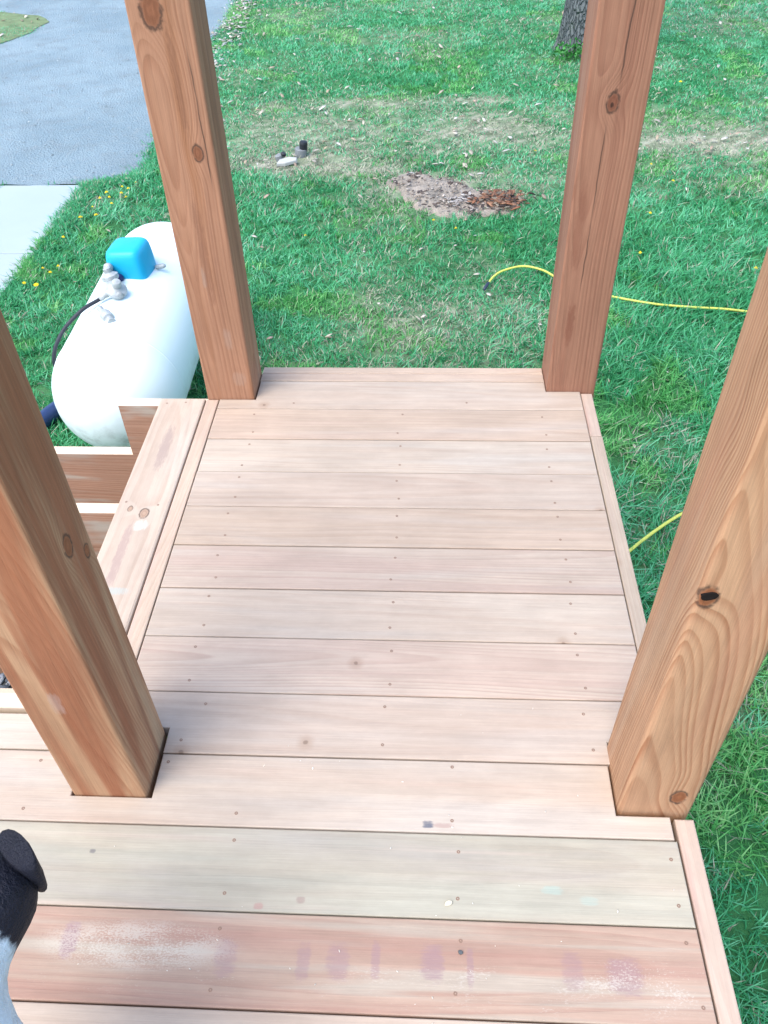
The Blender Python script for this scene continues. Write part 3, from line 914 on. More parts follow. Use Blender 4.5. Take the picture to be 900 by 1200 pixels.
# far filler strip
y0, y1 = SY[0] + GAP, FAR - 0.036
pb = 0.145
strip = [(-0.421, y0), (0.430, y0), (0.430, y1), (-0.421, y1)]
board(strip, deck_tan, deck)
for k in range(len(SY) - 1):
    yt, yb = SY[k] - GAP + random.uniform(-0.0008, 0.0006), SY[k + 1] + GAP + random.uniform(-0.0006, 0.0008)
    mat = DECK_MATS[kinds[k]]
    ym, yn = yb + 0.028, yt - 0.028
    if k == 0:
        ol = [(XL + 0.002, yb), (XR - 0.002, yb), (XR - 0.002, 2.067), (0.430, 2.067), (0.430, yt), (-0.419, yt), (-0.419, 2.02), (XL + 0.002, 2.02)]
        sc_pts = [jit(-0.3, ym), jit(0.2, ym)]
    elif k <= 7:
        ol = [(XL + 0.002, yb), (XR - 0.002, yb), (XR - 0.002, yt), (XL + 0.002, yt)]
        sc_pts = [jit(xx, yy) for xx in (-0.408, 0.008, 0.409) for yy in (ym, yn)]
    elif k == 8:
        ol = [(-0.418, yb), (0.434, yb), (0.434, 0.916), (XR - 0.002, 0.916), (XR - 0.002, yt), (XL + 0.002, yt), (XL + 0.002, 0.924), (-0.418, 0.924)]
        sc_pts = [jit(-0.385, ym), jit(-0.36, yn), jit(0.006, ym), jit(0.004, yn), jit(0.41, ym), jit(0.40, yn)]
    elif k == 9:
        ol = [(-2.6, yb), (XR - 0.008, yb), (XR - 0.008, 0.769), (0.428, 0.769), (0.428, yt), (-0.417, yt), (-0.417, 0.777), (-0.569, 0.777), (-0.569, yt), (-2.6, yt)]
        sc_pts = [(-0.403, 0.85), (-0.255, 0.752), (0.137, 0.855), (0.135, 0.75), (-0.65, 0.846), (-0.649, 0.749)]
    else:
        ol = [(-2.6, yb), (XR - 0.004, yb), (XR - 0.004, yt), (-2.6, yt)]
        sc_pts = [jit(xx, yy) for xx in (-0.65, -0.25, 0.14, 0.505) for yy in (ym, yn)]
    lab = {9: 'deck board with a dark grey knot, notched round the near posts', 10: 'greenish grey deck board', 11: 'reddish scuffed deck board with purplish marks'}.get(k)
    board(ol, mat, deck, label=lab, screws=sc_pts, sag=random.uniform(-0.0012, 0.0008) if k else 0)
# ripped board on the left of the near left post
board([(-2.6, 0.870), (-0.569, 0.870), (-0.569, 0.948), (-2.6, 0.948)], deck_pale, deck)


def rim(p0, p1, mat, name='rim_board', label=None, z1=None, h=0.235, th=0.036):
    """joist on edge from p0 to p1 (its centre line), grain along its length"""
    a, b = Vector(p0), Vector(p1)
    L = (b - a).length
    bm = prism_bm([(0, -th / 2), (L, -th / 2), (L, th / 2), (0, th / 2)], -h, 0, 0.003)
    o = from_bm(name, bm, mat, deck, (a.x, a.y, ZT - 0.001 if z1 is None else z1), (0, 0, math.atan2((b - a).y, (b - a).x)))
    if label:
        o['label'] = label
    return o


xc = (XR + XRO) / 2
rim((xc, 2.065), (xc, 1.866), rim_right_wood, label='short piece of right edge trim with a joint', z1=ZT - 0.005, th=0.033)
rim((xc + 0.001, 1.864), (xc, 0.92), trim_wood, z1=ZT - 0.004, th=0.033)
rim((xc, 0.767), (xc, -1.2), rim_right_wood, z1=ZT - 0.002, th=0.034)
rim(((XL + XLO) / 2, 2.02), ((XL + XLO) / 2, 0.925), trim_wood, th=0.037)
rim((-0.42, FAR - 0.0175), (0.43, FAR - 0.0175), trim_wood, th=0.034)
rim((-2.6, 0.98), (-0.572, 0.98), cut_wood, label='pale edge trim left of the near left post')
# joists under the boards
for x in (-0.408, 0.008, 0.409):
    rim((x, 2.15), (x, -1.2), under_wood, 'joist', z1=ZT - TH - 0.001)
for x in (-2.4, -2.0, -1.6, -1.2, -0.8):
    rim((x, 0.955), (x, -1.2), under_wood, 'joist', z1=ZT - TH - 0.001)

# ------------------------------------------------------------------ posts (6x6), down through the deck to the ground
TOP = H + 2.45


def post(x, y, mat, label, wx=S, wy=S, lean=(0, 0), rz=0, r=0.006, wane=0.0):
    def oc(cx, cy, rr):
        hx, hy = wx / 2, wy / 2
        pts = []
        for (sx, sy, a0) in ((1, 1, 0), (-1, 1, 90), (-1, -1, 180), (1, -1, 270)):
            rr_ = rr if not (wane and (sx, sy) in ((1, 1), (1, -1))) else wane
            for k in range(4):
                a = R(a0 + 30 * k)
                pts.append((cx + sx * (hx - rr_) + rr_ * math.cos(a), cy + sy * (hy - rr_) + rr_ * math.sin(a)))
        return pts
    bm = bmesh.new()
    rings = []
    for z in (0.0, 0.6, H, H + 0.35, H + 0.8, H + 1.4, TOP):
        rings.append([(px, py, z) for px, py in oc(lean[0] * (z - H), lean[1] * (z - H), r)])
    ring_loft(bm, rings)
    o = from_bm('deck_post', bm, mat, None, (x + wx / 2, y + wy / 2, 0), (0, 0, rz))
    return tag(o, label, 'post', 'square wooden posts of the deck')


p1 = post(-0.563, 2.023, post_left_far, 'knotty orange brown wooden post in front of the white tank')
p2 = post(0.432, 2.069, post_right_far, 'dark reddish brown wooden post with round eye knot and long crack')
p3 = post(-0.566, 0.779, post_left_near, 'near wooden post on the left, red heartwood streaks beside tan sapwood')
p4 = post(0.432, 0.7776, post_right_near, 'near wooden post on the right with flat grain and black knot hole', wx=0.1324, wy=0.1345, lean=(0.0181, 0.0248), r=0.009, wane=0.016)
# knot hole on the near right post: raised disc, hole's shade painted near-black
bm = bmesh.new()
lathe_bm([(0.0005, 0.0010), (0.004, 0.0013), (0.0072, 0.0012), (0.0085, 0.0006), (0.0088, -0.004)], 24, bm)
for v_ in bm.verts:
    an = math.atan2(v_.co.y, v_.co.x)
    v_.co.x *= 1.3 + 0.07 * math.sin(3 * an + 1) + 0.07 * math.sin(7 * an)
    v_.co.y *= 1.0 + 0.14 * math.sin(2 * an + 0.4)
kh = from_bm('knot_hole', bm, hole_shade, p4, (-0.041, -0.0533, H + 0.574), (R(90), 0, R(0)))

# ------------------------------------------------------------------ stair
stair = thing('stair_frame', 'unfinished stair frame with cut stringers and a single top tread', 'stairs', (XLO, 1.3, 0))


def st(name, o):
    o.parent = stair
    o.location = o.location - Vector((XLO, 1.3, 0))
    return o


tw0, tw1 = -0.7040, -0.5695
bm = prism_bm([(-0.62, -(tw1 - tw0) / 2), (0.42, -(tw1 - tw0) / 2), (0.42, (tw1 - tw0) / 2), (-0.62, (tw1 - tw0) / 2)], -TH, 0, 0.006)
tr_ = from_bm('top_tread', bm, tread_wood, None, ((tw0 + tw1) / 2, 1.605, ZT - 0.001), (0, 0, R(90)))
st('top_tread', tr_)
for (sx, sy) in ((0.02, 2.0), (-0.02 + 0.095, 2.005), (0.015, 1.575), (0.1, 1.565), (0.02, 1.2), (0.1, 1.2)):
    s = bpy.data.objects.new('screw', sm)
    C.objects.link(s)
    s.parent = tr_
    s.location = (sy - 1.605, -(tw0 + sx + 0.005 - (tw0 + tw1) / 2), 0.0002)


def stringer(y):
    run, rise = 0.276, 0.19
    pts = [(0, -0.038)]
    x, z = 0.0, -0.038
    for i in range(5):
        x -= run
        pts.append((x, z))
        z -= rise
        pts.append((x, z))
    pts.append((x - run, z))
    pts.append((x - run, -H + 0.01))
    pts.append((x - run * 0.35, -H + 0.01))
    pts.append((0, -0.42))
    bm = bmesh.new()
    t = 0.038
    lo = [bm.verts.new((px, 0, pz)) for px, pz in pts]
    hi = [bm.verts.new((px, t, pz)) for px, pz in pts]
    n = len(pts)
    bm.faces.new(lo)
    bm.faces.new(list(reversed(hi)))
    for i in range(n):
        f_ = bm.faces.new((lo[(i + 1) % n], lo[i], hi[i], hi[(i + 1) % n]))
        f_.material_index = 1 if i < 11 else 0
    bmesh.ops.recalc_face_normals(bm, faces=bm.faces[:])
    bmesh.ops.triangulate(bm, faces=[f for f in bm.faces if len(f.verts) > 4])
    return st('stringer', from_bm('stringer', bm, [stringer_wood, cut_wood], None, (XLO - 0.002, y, ZT)))


for y in (2.036, 1.570, 1.12):
    stringer(y)

# ------------------------------------------------------------------ propane tank
g = G('white_tank_paint')
x_, y_, z_ = g.sep(g.obj())
geo = g.n('ShaderNodeNewGeometry')
n_ = g.noise(g.obj(), 2.4, 5, 0.65)
n2_ = g.noise(g.obj(), 14, 5, 0.7)
col_ = g.mix(g.rng(n_, 0.35, 0.7, 0, 0.35), (0.66, 0.75, 0.76), (0.58, 0.69, 0.70))
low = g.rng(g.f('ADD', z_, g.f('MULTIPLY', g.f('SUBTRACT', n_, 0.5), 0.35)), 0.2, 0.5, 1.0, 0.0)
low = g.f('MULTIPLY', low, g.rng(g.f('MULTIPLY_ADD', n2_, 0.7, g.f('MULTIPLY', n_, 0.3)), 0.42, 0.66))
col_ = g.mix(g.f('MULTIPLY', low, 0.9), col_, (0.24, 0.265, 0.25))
col_ = g.mix(g.rng(n2_, 0.68, 0.8, 0, 0.3), col_, (0.55, 0.57, 0.56))
g.bump(n2_, 0.06, 0.004)
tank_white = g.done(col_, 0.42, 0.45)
blue_lid = simple('blue_plastic', (0.006, 0.36, 0.60), 0.45, 0.4, var=0.08, scale=12)
navy = simple('navy_metal', (0.012, 0.02, 0.11), 0.4, 0.5)
zinc = simple('weathered_zinc', (0.36, 0.39, 0.39), 0.55, 0.4, 0.2, 0.55, 40, 0.3)
rubber = simple('black_rubber_hose', (0.02, 0.025, 0.035), 0.55, 0.4)
steel_leg = simple('grey_steel', (0.35, 0.37, 0.38), 0.6, 0.4, 0.3)

TA, TB, TR = Vector((-1.305, 3.096, H - 0.718)), Vector((-1.337, 4.123, H - 0.718)), 0.29
taz = math.atan2(-(TB - TA).x, (TB - TA).y)
tank = thing('propane_tank', 'white horizontal propane tank with bright blue lid standing on the grass', 'gas tank', (TA.x, TA.y, 0), taz)
TL = (TB - TA).length
TZ = TA.z
prof = []
for k in range(15):
    a = R(90 * k / 14)
    prof.append((TR * math.sin(a), -TR * math.cos(a)))
prof += [(TR, TL * 0.33), (TR, TL * 0.66)]
for k in range(15):
    a = R(90 * k / 14)
    prof.append((TR * math.cos(a), TL + TR * math.sin(a)))
ROT = Matrix.Translation((0, 0, TZ)) @ Matrix.Rotation(R(-90), 4, 'X')
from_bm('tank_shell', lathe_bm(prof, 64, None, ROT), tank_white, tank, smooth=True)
for yy in (0.0, TL):
    m_ = ROT @ Matrix.Translation((0, 0, yy))
    from_bm('weld_seam', lathe_bm([(TR - 0.002, -0.007), (TR + 0.0012, -0.004), (TR + 0.0016, 0), (TR + 0.0012, 0.004), (TR - 0.002, 0.007)], 64, None, m_), tank_white, tank, smooth=True)
for yy in (0.12, TL - 0.12):
    for sx in (-1, 1):
        bm = bmesh.new()
        ring_loft(bm, [[(sx * 0.15 + dx, yy + dy, 0.0) for dx, dy in ((-0.05, -0.03), (0.05, -0.03), (0.05, 0.03), (-0.05, 0.03))],
                       [(sx * 0.15 + dx, yy + dy, 0.012) for dx, dy in ((-0.05, -0.03), (0.05, -0.03), (0.05, 0.03), (-0.05, 0.03))],
                       [(sx * 0.14 + dx, yy + dy, 0.014) for dx, dy in ((-0.03, -0.006), (0.03, -0.006), (0.03, 0.006), (-0.03, 0.006))],
                       [(sx * 0.13 + dx, yy + dy, 0.18) for dx, dy in ((-0.035, -0.006), (0.035, -0.006), (0.035, 0.006), (-0.035, 0.006))]])
        from_bm('tank_leg', bm, steel_leg, tank)


def loc_t(x, y, z):            # deck-frame point to the tank's own frame
    p = Vector((x, y, z + H)) - Vector((TA.x, TA.y, 0))
    return Matrix.Rotation(-taz, 3, 'Z') @ p


# blue lid: a rounded, slightly tapered hood
bm = bmesh.new()
prof = [(0.0, 1.0), (0.03, 1.0), (0.07, 0.985), (0.105, 0.95), (0.122, 0.89), (0.131, 0.80), (0.134, 0.62), (0.135, 0.0)]


def hood_ring(w, d, z):
    pts = []
    n = 28
    for k in range(n):
        a = 2 * math.pi * k / n
        c, s_ = math.cos(a), math.sin(a)
        e = 0.42
        pts.append((w * math.copysign(abs(c) ** e, c), d * math.copysign(abs(s_) ** e, s_), z))
    return pts


ring_loft(bm, [hood_ring(0.092 * s_, 0.10 * s_, z) for z, s_ in [(-0.03, 1.0), (0.0, 1.0)] + prof[1:]])
c_l = loc_t(-1.328, 3.665, -0.437)
lid = from_bm('dome_lid', bm, blue_lid, tank, c_l, (0, R(-3), R(-6)), True)
bm = bmesh.new()
ring_loft(bm, [hood_ring(0.094, 0.102, z) for z in (-0.028, -0.012)])
from_bm('lid_rim', bm, blue_lid, tank, c_l, (0, R(-3), R(-6)), True)
mm = Matrix.Translation(loc_t(-1.362, 3.555, -0.418)) @ Matrix.Rotation(R(70), 4, 'X') @ Matrix.Rotation(R(30), 4, 'Z')
from_bm('lid_latch', lathe_bm([(0.008, -0.01), (0.018, -0.008), (0.02, 0.004), (0.014, 0.014), (0.006, 0.018)], 14, None, mm), navy, tank, smooth=True)
# regulator: two squat diaphragm housings, bonnet and pipe nipples
reg = from_bm('regulator', lathe_bm([(0.016, 0), (0.02, 0.006), (0.046, 0.012), (0.05, 0.018), (0.05, 0.026), (0.046, 0.031), (0.03, 0.038), (0.02, 0.044), (0.02, 0.07), (0.016, 0.076), (0.006, 0.078)], 22, None,
              Matrix.Translation(loc_t(-1.335, 3.40, -0.41)) @ Matrix.Rotation(R(22), 4, 'Y') @ Matrix.Rotation(R(15), 4, 'X')), zinc, tank)
bm = lathe_bm([(0.014, 0), (0.036, 0.008), (0.04, 0.016), (0.04, 0.03), (0.03, 0.036), (0.018, 0.042), (0.018, 0.062), (0.01, 0.066)], 20, None,
              Matrix.Translation(loc_t(-1.375, 3.49, -0.40)) @ Matrix.Rotation(R(-12), 4, 'Y') @ Matrix.Rotation(R(-8), 4, 'X'))
from_bm('regulator_bonnet', bm, zinc, tank)
bm = tube_bm([loc_t(-1.39, 3.56, -0.42), loc_t(-1.385, 3.53, -0.39), loc_t(-1.372, 3.47, -0.395), loc_t(-1.345, 3.42, -0.395), loc_t(-1.30, 3.36, -0.405)], 0.017, 10)
tube_bm([loc_t(-1.335, 3.40, -0.40), loc_t(-1.38, 3.375, -0.41), loc_t(-1.40, 3.36, -0.42)], 0.014, 8, bm)
tube_bm([loc_t(-1.42, 3.58, -0.42), loc_t(-1.40, 3.55, -0.36), loc_t(-1.392, 3.53, -0.345)], [0.016, 0.022, 0.012], 10, bm)
from_bm('pipe_fitting', bm, zinc, tank, smooth=True)
bm = lathe_bm([(0.008, 0), (0.014, 0.004), (0.014, 0.04), (0.02, 0.045), (0.026, 0.06), (0.026, 0.1), (0.018, 0.105), (0.018, 0.13), (0.008, 0.132)], 14, None,
              Matrix.Translation(loc_t(-1.375, 3.275, -0.415)) @ Matrix.Rotation(R(38), 4, 'Z') @ Matrix.Rotation(R(96), 4, 'X'))
from_bm('gauge_valve', bm, zinc, tank)
bm = lathe_bm([(0.006, -0.02), (0.012, -0.015), (0.012, 0.02), (0.007, 0.03)], 10, None, Matrix.Translation(loc_t(-1.208, 3.69, -0.43)) @ Matrix.Rotation(R(80), 4, 'Y'))
from_bm('relief_valve', bm, zinc, tank, smooth=True)
from_bm('gas_line', tube_bm(spline([loc_t(-1.40, 3.36, -0.42), loc_t(-1.47, 3.29, -0.44), loc_t(-1.555, 3.22, -0.51), loc_t(-1.607, 3.17, -0.62), loc_t(-1.618, 3.2, -0.82), loc_t(-1.61, 3.22, -1.14)], 8), 0.009, 8), rubber, tank, smooth=True)

bpipe = from_bm('plastic_pipe', tube_bm(spline([(-1.55, 3.70, 0.06), (-1.70, 3.58, 0.058), (-1.83, 3.40, 0.055), (-1.93, 3.15, 0.05)], 6), 0.045, 14), simple('dark_blue_plastic', (0.012, 0.03, 0.10), 0.4, 0.5), smooth=True)
tag(bpipe, 'dark blue plastic pipe lying on the grass beside the tank', 'pipe')

# ------------------------------------------------------------------ garden hose
hp = [(0.455, 4.75, 0.05), (0.50, 4.84, 0.055), (0.565, 4.905, 0.06), (0.687, 4.949, 0.065), (0.808, 4.904, 0.06), (0.903, 4.793, 0.055), (1.04, 4.67, 0.055), (1.187, 4.583, 0.055), (1.426, 4.503, 0.05), (1.645, 4.473, 0.045), (1.9, 4.444, 0.04),
      (2.25, 4.30, 0.045), (2.42, 3.9, 0.05), (2.2, 3.4, 0.05), (1.75, 3.0, 0.05), (1.35, 2.79, 0.05), (1.203, 2.70, 0.055), (1.083, 2.603, 0.06), (0.955, 2.489, 0.055), (0.8, 2.33, 0.045), (0.6, 2.0, 0.04), (0.4, 1.6, 0.03)]
hose = thing('garden_hose', 'thin yellow garden hose winding through the grass right of the deck', 'hose', (0.455, 4.75, 0))
off = Vector((0.455, 4.75, 0))
from_bm('hose_tube', tube_bm(spline([Vector(p) - off for p in hp], 8), 0.0072, 8), simple('yellow_vinyl', (0.47, 0.50, 0.09), 0.45, 0.45, var=0.1, scale=20), hose, smooth=True)
from_bm('hose_coupling', tube_bm([Vector((0.43, 4.70, 0.035)) - off, Vector((0.437, 4.715, 0.04)) - off, Vector((0.455, 4.75, 0.05)) - off, Vector((0.462, 4.763, 0.052)) - off], [0.007, 0.010, 0.010, 0.008], 10),
        simple('dark_coupling', (0.02, 0.03, 0.06), 0.5, 0.4), hose, smooth=True)

# ------------------------------------------------------------------ pipe stubs and flat stone on the bare spot
pvc = simple('grey_pipe', (0.17, 0.185, 0.19), 0.6, 0.4)
blk = simple('black_cap', (0.012, 0.015, 0.02), 0.5, 0.4)
pa = thing('pipe_stub', 'stubby grey pipe with a black cap by the flat stone on bare lawn', 'pipe', (-0.985, 7.03, 0))
from_bm('pipe', lathe_bm([(0.05, -0.03), (0.05, 0.055), (0.046, 0.06), (0.03, 0.06)], 16, None, Matrix.Rotation(R(8), 4, 'Y')), pvc, pa, smooth=False)
from_bm('cap', lathe_bm([(0.032, 0.045), (0.034, 0.1), (0.03, 0.115), (0.012, 0.12)], 14, None, Matrix.Translation((0.02, 0, 0)) @ Matrix.Rotation(R(8), 4, 'Y')), blk, pa)
pb_ = thing('pipe_stub', 'smaller low pipe stub left of the black capped one', 'pipe', (-1.14, 6.92, 0))
from_bm('pipe', lathe_bm([(0.034, -0.03), (0.034, 0.045), (0.024, 0.052), (0.01, 0.053)], 14, None, Matrix.Rotation(R(-12), 4, 'Y')), pvc, pb_)
from_bm('cap', lathe_bm([(0.022, 0.045), (0.024, 0.062), (0.016, 0.07), (0.004, 0.07)], 12, None, Matrix.Translation((0.012, 0, 0.0)) @ Matrix.Rotation(R(20), 4, 'Y')), blk, pb_)
bm = prism_bm([(-0.09, -0.04), (-0.02, -0.055), (0.075, -0.03), (0.085, 0.015), (0.02, 0.05), (-0.06, 0.03)], 0.0, 0.035, 0.008)
fs = from_bm('flat_stone', bm, simple('pale_stone', (0.36, 0.37, 0.35), 0.8, 0.3, var=0.15, scale=20), None, (-1.07, 6.845, 0.005), (R(3), R(-4), 0.2))
tag(fs, 'pale flat stone lying on the bare spot between pipe stubs', 'stone')

# ------------------------------------------------------------------ tree
g = G('tree_bark')
x_, y_, z_ = g.sep(g.obj())
v_ = g.xyz(g.f('MULTIPLY_ADD', g.noise(g.obj(), 6, 3), 0.12, x_), g.f('MULTIPLY_ADD', g.noise(g.obj(), 7, 3), 0.12, y_), g.f('MULTIPLY', z_, 0.3))
vor = g.voro(v_, 26.0, 'DISTANCE_TO_EDGE')
nb = g.noise(v_, 9, 5, 0.7)
cb_ = g.mix(g.rng(g.f('MULTIPLY_ADD', g.f('SUBTRACT', nb, 0.5), 0.3, vor[0]), 0.0, 0.25), (0.085, 0.10, 0.105), (0.125, 0.14, 0.145))
cb_ = g.mix(g.rng(nb, 0.5, 0.7, 0, 0.6), cb_, (0.085, 0.12, 0.085))
cb_ = g.mix(g.rng(g.noise(v_, 40, 3), 0.62, 0.75, 0, 0.6), cb_, (0.26, 0.26, 0.25))
g.bump(g.f('ADD', g.rng(vor[0], 0, 0.2), g.f('MULTIPLY', nb, 0.6)), 0.9, 0.03)
bark = g.done(cb_, 0.9, 0.15)
leaf_mat = simple('spring_leaf', (0.07, 0.2, 0.05), 0.6, 0.3)
tree = thing('lawn_tree', 'thick grey barked tree trunk in the lawn behind the far right post', 'tree', (1.74, 9.98, 0))
bm = bmesh.new()
rings = []
for z, r_ in [(-0.05, 0.32), (0.0, 0.30), (0.06, 0.285), (0.15, 0.275), (0.35, 0.268), (0.8, 0.258), (1.4, 0.25), (2.1, 0.242), (2.8, 0.235)]:
    ring = []
    for k in range(28):
        a = 2 * math.pi * k / 28
        fl = 1 + (0.16 * math.sin(5 * a + 0.6) + 0.06 * math.sin(9 * a)) * math.exp(-max(z, 0) / 0.14) + 0.025 * math.sin(3 * a + z * 2) + 0.02 * math.sin(7 * a - z * 3)
        ring.append((r_ * fl * math.cos(a) + 0.02 * z, r_ * fl * math.sin(a), z))
    rings.append(ring)
ring_loft(bm, rings)
from_bm('trunk', bm, bark, tree, smooth=True)
limbs = []
for a, el, L, r_ in [(0.5, 1.1, 2.4, 0.16), (2.4, 0.95, 2.2, 0.14), (4.2, 1.05, 2.5, 0.15), (5.5, 0.85, 1.9, 0.11)]:
    d = Vector((math.cos(a) * math.cos(el), math.sin(a) * math.cos(el), math.sin(el)))
    p0 = Vector((0.05, 0, 2.65))
    pts = [p0, p0 + d * L * 0.4 + Vector((0, 0, 0.1)), p0 + d * L * 0.75 + Vector((0, 0, 0.3)), p0 + d * L + Vector((0, 0, 0.65))]
    from_bm('limb', tube_bm(spline(pts, 4), [r_ * (1 - 0.75 * i / 12) for i in range(13)], 10), bark, tree, smooth=True)
    limbs.append(pts[-1])
bm = bmesh.new()
for e in limbs:
    for _ in range(420):
        p = e + Vector((random.gauss(0, 0.75), random.gauss(0, 0.75), random.gauss(0.2, 0.5)))
        d = Vector((random.gauss(0, 1), random.gauss(0, 1), random.gauss(0, 1))).normalized()
        s_ = d.cross(Vector((0.3, 0.5, 0.8))).normalized() * 0.03
        bm.faces.new([bm.verts.new(v_) for v_ in (p, p + d * 0.05 + s_, p + d * 0.1, p + d * 0.05 - s_)])
from_bm('crown', bm, leaf_mat, tree)
# leafy shoots at its foot
bm = bmesh.new()
for _ in range(170):
    p = Vector((random.gauss(0, 0.14), random.gauss(0, 0.08), abs(random.gauss(0.05, 0.06)) + 0.01))
    d = Vector((random.gauss(0, 1), random.gauss(0, 1), random.gauss(0.6, 0.6))).normalized()
    s_ = d.cross(Vector((0.3, 0.5, 0.8))).normalized() * 0.016
    bm.faces.new([bm.verts.new(v_) for v_ in (p, p + d * 0.025 + s_, p + d * 0.055, p + d * 0.025 - s_)])
for k in range(9):
    x0, y0 = random.gauss(0, 0.1), random.gauss(0, 0.05)
    tube_bm([(x0, y0, 0), (x0 + random.gauss(0, 0.03), y0, 0.08), (x0 + random.gauss(0, 0.06), y0, 0.15)], 0.004, 5, bm)
sh = thing('leafy_weed', 'clump of bright green leafy shoots at the foot of the tree', 'weed', (1.55, 9.62, 0))
fo = from_bm('foliage', bm, simple('weed_leaf', (0.06, 0.26, 0.06), 0.6, 0.3), sh)
fo['kind'] = 'stuff'

# ------------------------------------------------------------------ bits lying on the deck
chipm = simple('pale_wood_chip', (0.62, 0.56, 0.42), 0.8, 0.2, var=0.15, scale=200)


def chip(x, y, sx, sy, label, mat, cat, rz=0.0, name='wood_chip', h=0.004):
    bm = bmesh.new()
    n = 9
    rr = [random.uniform(0.7, 1.1) for _ in range(n)]
    ol = [(sx * rr[k] * math.cos(2 * math.pi * k / n), sy * rr[k] * math.sin(2 * math.pi * k / n)) for k in range(n)]
    bm = prism_bm(ol, 0.0, h, min(sx, sy) * 0.3)
    return tag(from_bm(name, bm, mat, None, (x, y, ZT - 0.0005), (0.05, 0.08, rz)), label, cat)


chip(0.127, 0.606, 0.0075, 0.0045, 'pale wood chip lying on the greenish grey deck board', chipm, 'wood chip', 0.3)
chip(0.145, 0.531, 0.0045, 0.0035, 'small dark pebble lying on the reddish deck board', simple('dark_pebble', (0.07, 0.08, 0.085), 0.6, 0.4), 'pebble', -0.4, 'pebble', 0.005)
sx_, sy_ = RNG.uniform(-0.5, 0.52, 42), RNG.uniform(0.42, 1.0, 42)
saw = flakes('sawdust', sx_, sy_, 0.0021, [(0.6, 0.56, 0.48), (0.66, 0.63, 0.56)], 0.0, thick=1.5)
saw.location.z = ZT + 0.0012

# ------------------------------------------------------------------ dog walking out of the frame on the left
def skin_body(name, joints, edges, mats, pick, parent, sub=2):
    me = bpy.data.meshes.new(name)
    bm = bmesh.new()
    lay = bm.verts.layers.skin.verify()
    vs = [bm.verts.new(j[0]) for j in joints]
    for i, j in enumerate(joints):
        vs[i][lay].radius = j[1]
        vs[i][lay].use_root = (i == 0)
    for a, b in edges:
        bm.edges.new((vs[a], vs[b]))
    bm.to_mesh(me)
    bm.free()
    o = bpy.data.objects.new(name, me)
    C.objects.link(o)
    sk = o.modifiers.new('skin', 'SKIN')
    sk.use_smooth_shade = True
    ss = o.modifiers.new('sub', 'SUBSURF')
    ss.levels = ss.render_levels = sub
    dg = bpy.context.evaluated_depsgraph_get()
    m2 = bpy.data.meshes.new_from_object(o.evaluated_get(dg))
    o.modifiers.clear()
    o.data = m2
    m2.name = name
    m2.materials.clear()
    for m in mats:
        m2.materials.append(m)
    for p in m2.polygons:
        p.use_smooth = True
        p.material_index = pick(p.center)
    o.parent = parent
    return o


def fur(name, col):
    g = G(name)
    o_ = g.obj()
    n_ = g.noise(o_, 60, 5, 0.7, 0.6)
    n2 = g.noise(o_, 260, 3, 0.6)
    c = g.mix(n_, tuple(x * 0.6 for x in col), tuple(min(1, x * 1.35) for x in col))
    g.bump(g.f('ADD', n_, n2), 0.7, 0.006)
    return g.done(c, 0.6, 0.25)


black_fur = fur('black_fur', (0.007, 0.008, 0.016))
g = G('black_and_white_fur')
o_ = g.obj()
x_, y_, z_ = g.sep(o_)
n_ = g.noise(o_, 60, 5, 0.7, 0.6)
n2 = g.noise(o_, 260, 3, 0.6)
wb = g.f('MULTIPLY', g.f('SUBTRACT', g.noise(o_, 38, 4, 0.7), 0.5), 0.05)
yy = g.f('ADD', y_, wb)
collar = g.f('MULTIPLY', g.rng(yy, 0.255, 0.275), g.rng(yy, 0.412, 0.428, 1.0, 0.0))
socks = g.rng(g.f('ADD', z_, wb), 0.10, 0.12, 1.0, 0.0)
tip = g.rng(yy, -0.51, -0.49, 1.0, 0.0)
muz = g.f('MULTIPLY', g.rng(g.f('ADD', x_, wb), -0.10, -0.085, 1.0, 0.0), g.rng(y_, 0.40, 0.41))
msk_ = g.f('MAXIMUM', g.f('MAXIMUM', collar, socks), g.f('MAXIMUM', tip, muz))
kk_ = g.f('MULTIPLY_ADD', n_, 0.8, 0.6)
c_ = g.mix(1.0, g.mix(msk_, (0.007, 0.008, 0.016), (0.56, 0.64, 0.70)), g.xyz(kk_, kk_, kk_), 'MULTIPLY')
g.bump(g.f('ADD', n_, n2), 0.7, 0.006)
dog_fur = g.done(c_, 0.6, 0.25)
# local frame: +Y forward, Z up from the paws
dog = thing('dog', 'black and white dog walking at the left edge of the deck', 'dog', (-0.449, -0.035, ZT), R(-4))
J = [((0, 0.0, 0.33), (0.085, 0.095)),          # 0 loin (root)
     ((0, -0.16, 0.335), (0.08, 0.09)),         # 1 rump
     ((0, 0.16, 0.335), (0.095, 0.115)),        # 2 ribs
     ((-0.012, 0.28, 0.35), (0.07, 0.105)),         # 3 shoulders
     ((-0.022, 0.36, 0.40), (0.056, 0.07)),       # 4 neck
     ((-0.022, 0.42, 0.42), (0.055, 0.06)),      # 5 nape
     ((-0.005, 0.475, 0.425), (0.066, 0.06)),   # 6 skull
     ((-0.055, 0.505, 0.405), (0.042, 0.04)),   # 7 stop
     ((-0.115, 0.53, 0.385), (0.026, 0.026)),   # 8 muzzle
     ((-0.142, 0.54, 0.38), (0.018, 0.018)),    # 9 nose end
     ((0, -0.25, 0.345), (0.03, 0.03)),         # 10 tail root
     ((0.02, -0.36, 0.30), (0.028, 0.028)),     # 11
     ((0.03, -0.46, 0.26), (0.03, 0.03)),       # 12
     ((0.03, -0.54, 0.27), (0.012, 0.012))]     # 13
E_ = [(0, 1), (0, 2), (2, 3), (3, 4), (4, 5), (5, 6), (6, 7), (7, 8), (8, 9), (1, 10), (10, 11), (11, 12), (12, 13)]
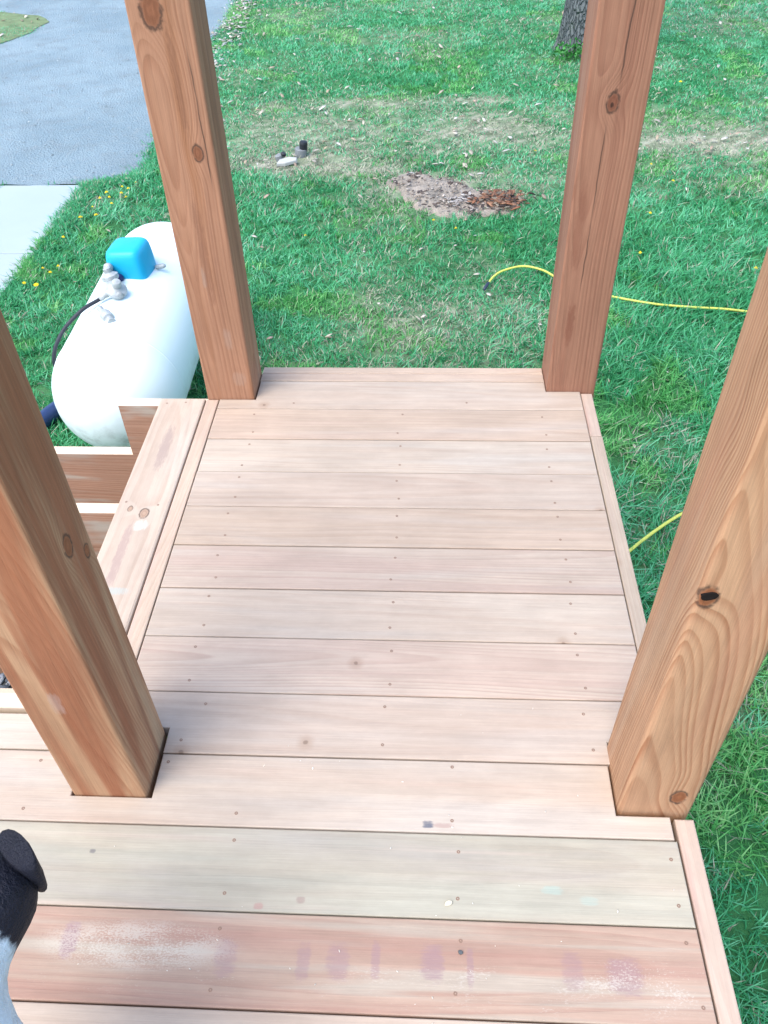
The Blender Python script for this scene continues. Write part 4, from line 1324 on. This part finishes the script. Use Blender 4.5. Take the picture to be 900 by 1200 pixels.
for s, fy, ry in ((-1, 0.03, -0.04), (1, -0.03, 0.03)):
    b0 = len(J)
    J += [((s * 0.075, 0.27, 0.28), (0.045, 0.05)), ((s * 0.075, 0.245 + fy, 0.19), (0.03, 0.034)), ((s * 0.075, 0.265 + fy * 2, 0.09), (0.021, 0.022)), ((s * 0.075, 0.265 + fy * 2.4, 0.03), (0.02, 0.02)), ((s * 0.075, 0.305 + fy * 2.4, 0.016), (0.022, 0.016))]
    E_ += [(3, b0), (b0, b0 + 1), (b0 + 1, b0 + 2), (b0 + 2, b0 + 3), (b0 + 3, b0 + 4)]
    b0 = len(J)
    J += [((s * 0.075, -0.16, 0.27), (0.055, 0.065)), ((s * 0.08, -0.11 + ry, 0.19), (0.038, 0.044)), ((s * 0.08, -0.22 + ry * 2, 0.115), (0.02, 0.022)), ((s * 0.08, -0.205 + ry * 2, 0.03), (0.019, 0.019)), ((s * 0.08, -0.165 + ry * 2, 0.016), (0.022, 0.016))]
    E_ += [(1, b0), (b0, b0 + 1), (b0 + 1, b0 + 2), (b0 + 2, b0 + 3), (b0 + 3, b0 + 4)]


body = skin_body('body', J, E_, [dog_fur], lambda c_: 0, dog, 2)
HD = Matrix.Translation((-0.005, 0.475, 0.425)) @ Matrix.Rotation(R(62), 4, 'Z')      # head turned to its left
for s in (-1, 1):
    bm = bmesh.new()
    rings = []
    for t, w_, th in [(0, 0.020, 0.010), (0.15, 0.030, 0.013), (0.35, 0.034, 0.014), (0.55, 0.034, 0.013), (0.75, 0.031, 0.012), (0.9, 0.023, 0.009), (1.0, 0.010, 0.004)]:
        cxx = s * (0.040 - 0.004 * t)
        czz = 0.045 + 0.012 * math.sin(t * 3.0) - 0.1 * t * t
        rings.append([HD @ Vector((cxx + s * th * math.cos(a), -0.004 + w_ * math.sin(a), czz + th * math.cos(a))) for a in [2 * math.pi * k / 16 for k in range(16)]])
    ring_loft(bm, rings)
    bmesh.ops.recalc_face_normals(bm, faces=bm.faces[:])
    from_bm('ear', bm, black_fur, dog, smooth=True)
bm = lathe_bm([(0.003, -0.014), (0.013, -0.008), (0.016, 0), (0.012, 0.008), (0.003, 0.012)], 12, None, Matrix.Translation((-0.155, 0.545, 0.385)) @ Matrix.Rotation(R(62), 4, 'Z') @ Matrix.Rotation(R(-90), 4, 'X'))
from_bm('nose', bm, simple('dog_nose', (0.01, 0.01, 0.012), 0.35, 0.5), dog, smooth=True)
eye_mat = simple('dog_eye', (0.012, 0.007, 0.004), 0.2, 0.5)
for s in (-1, 1):
    bm = bmesh.new()
    bmesh.ops.create_uvsphere(bm, u_segments=12, v_segments=8, radius=0.009)
    from_bm('eye', bm, eye_mat, dog, HD @ Vector((s * 0.030, 0.05, 0.004)), smooth=True)
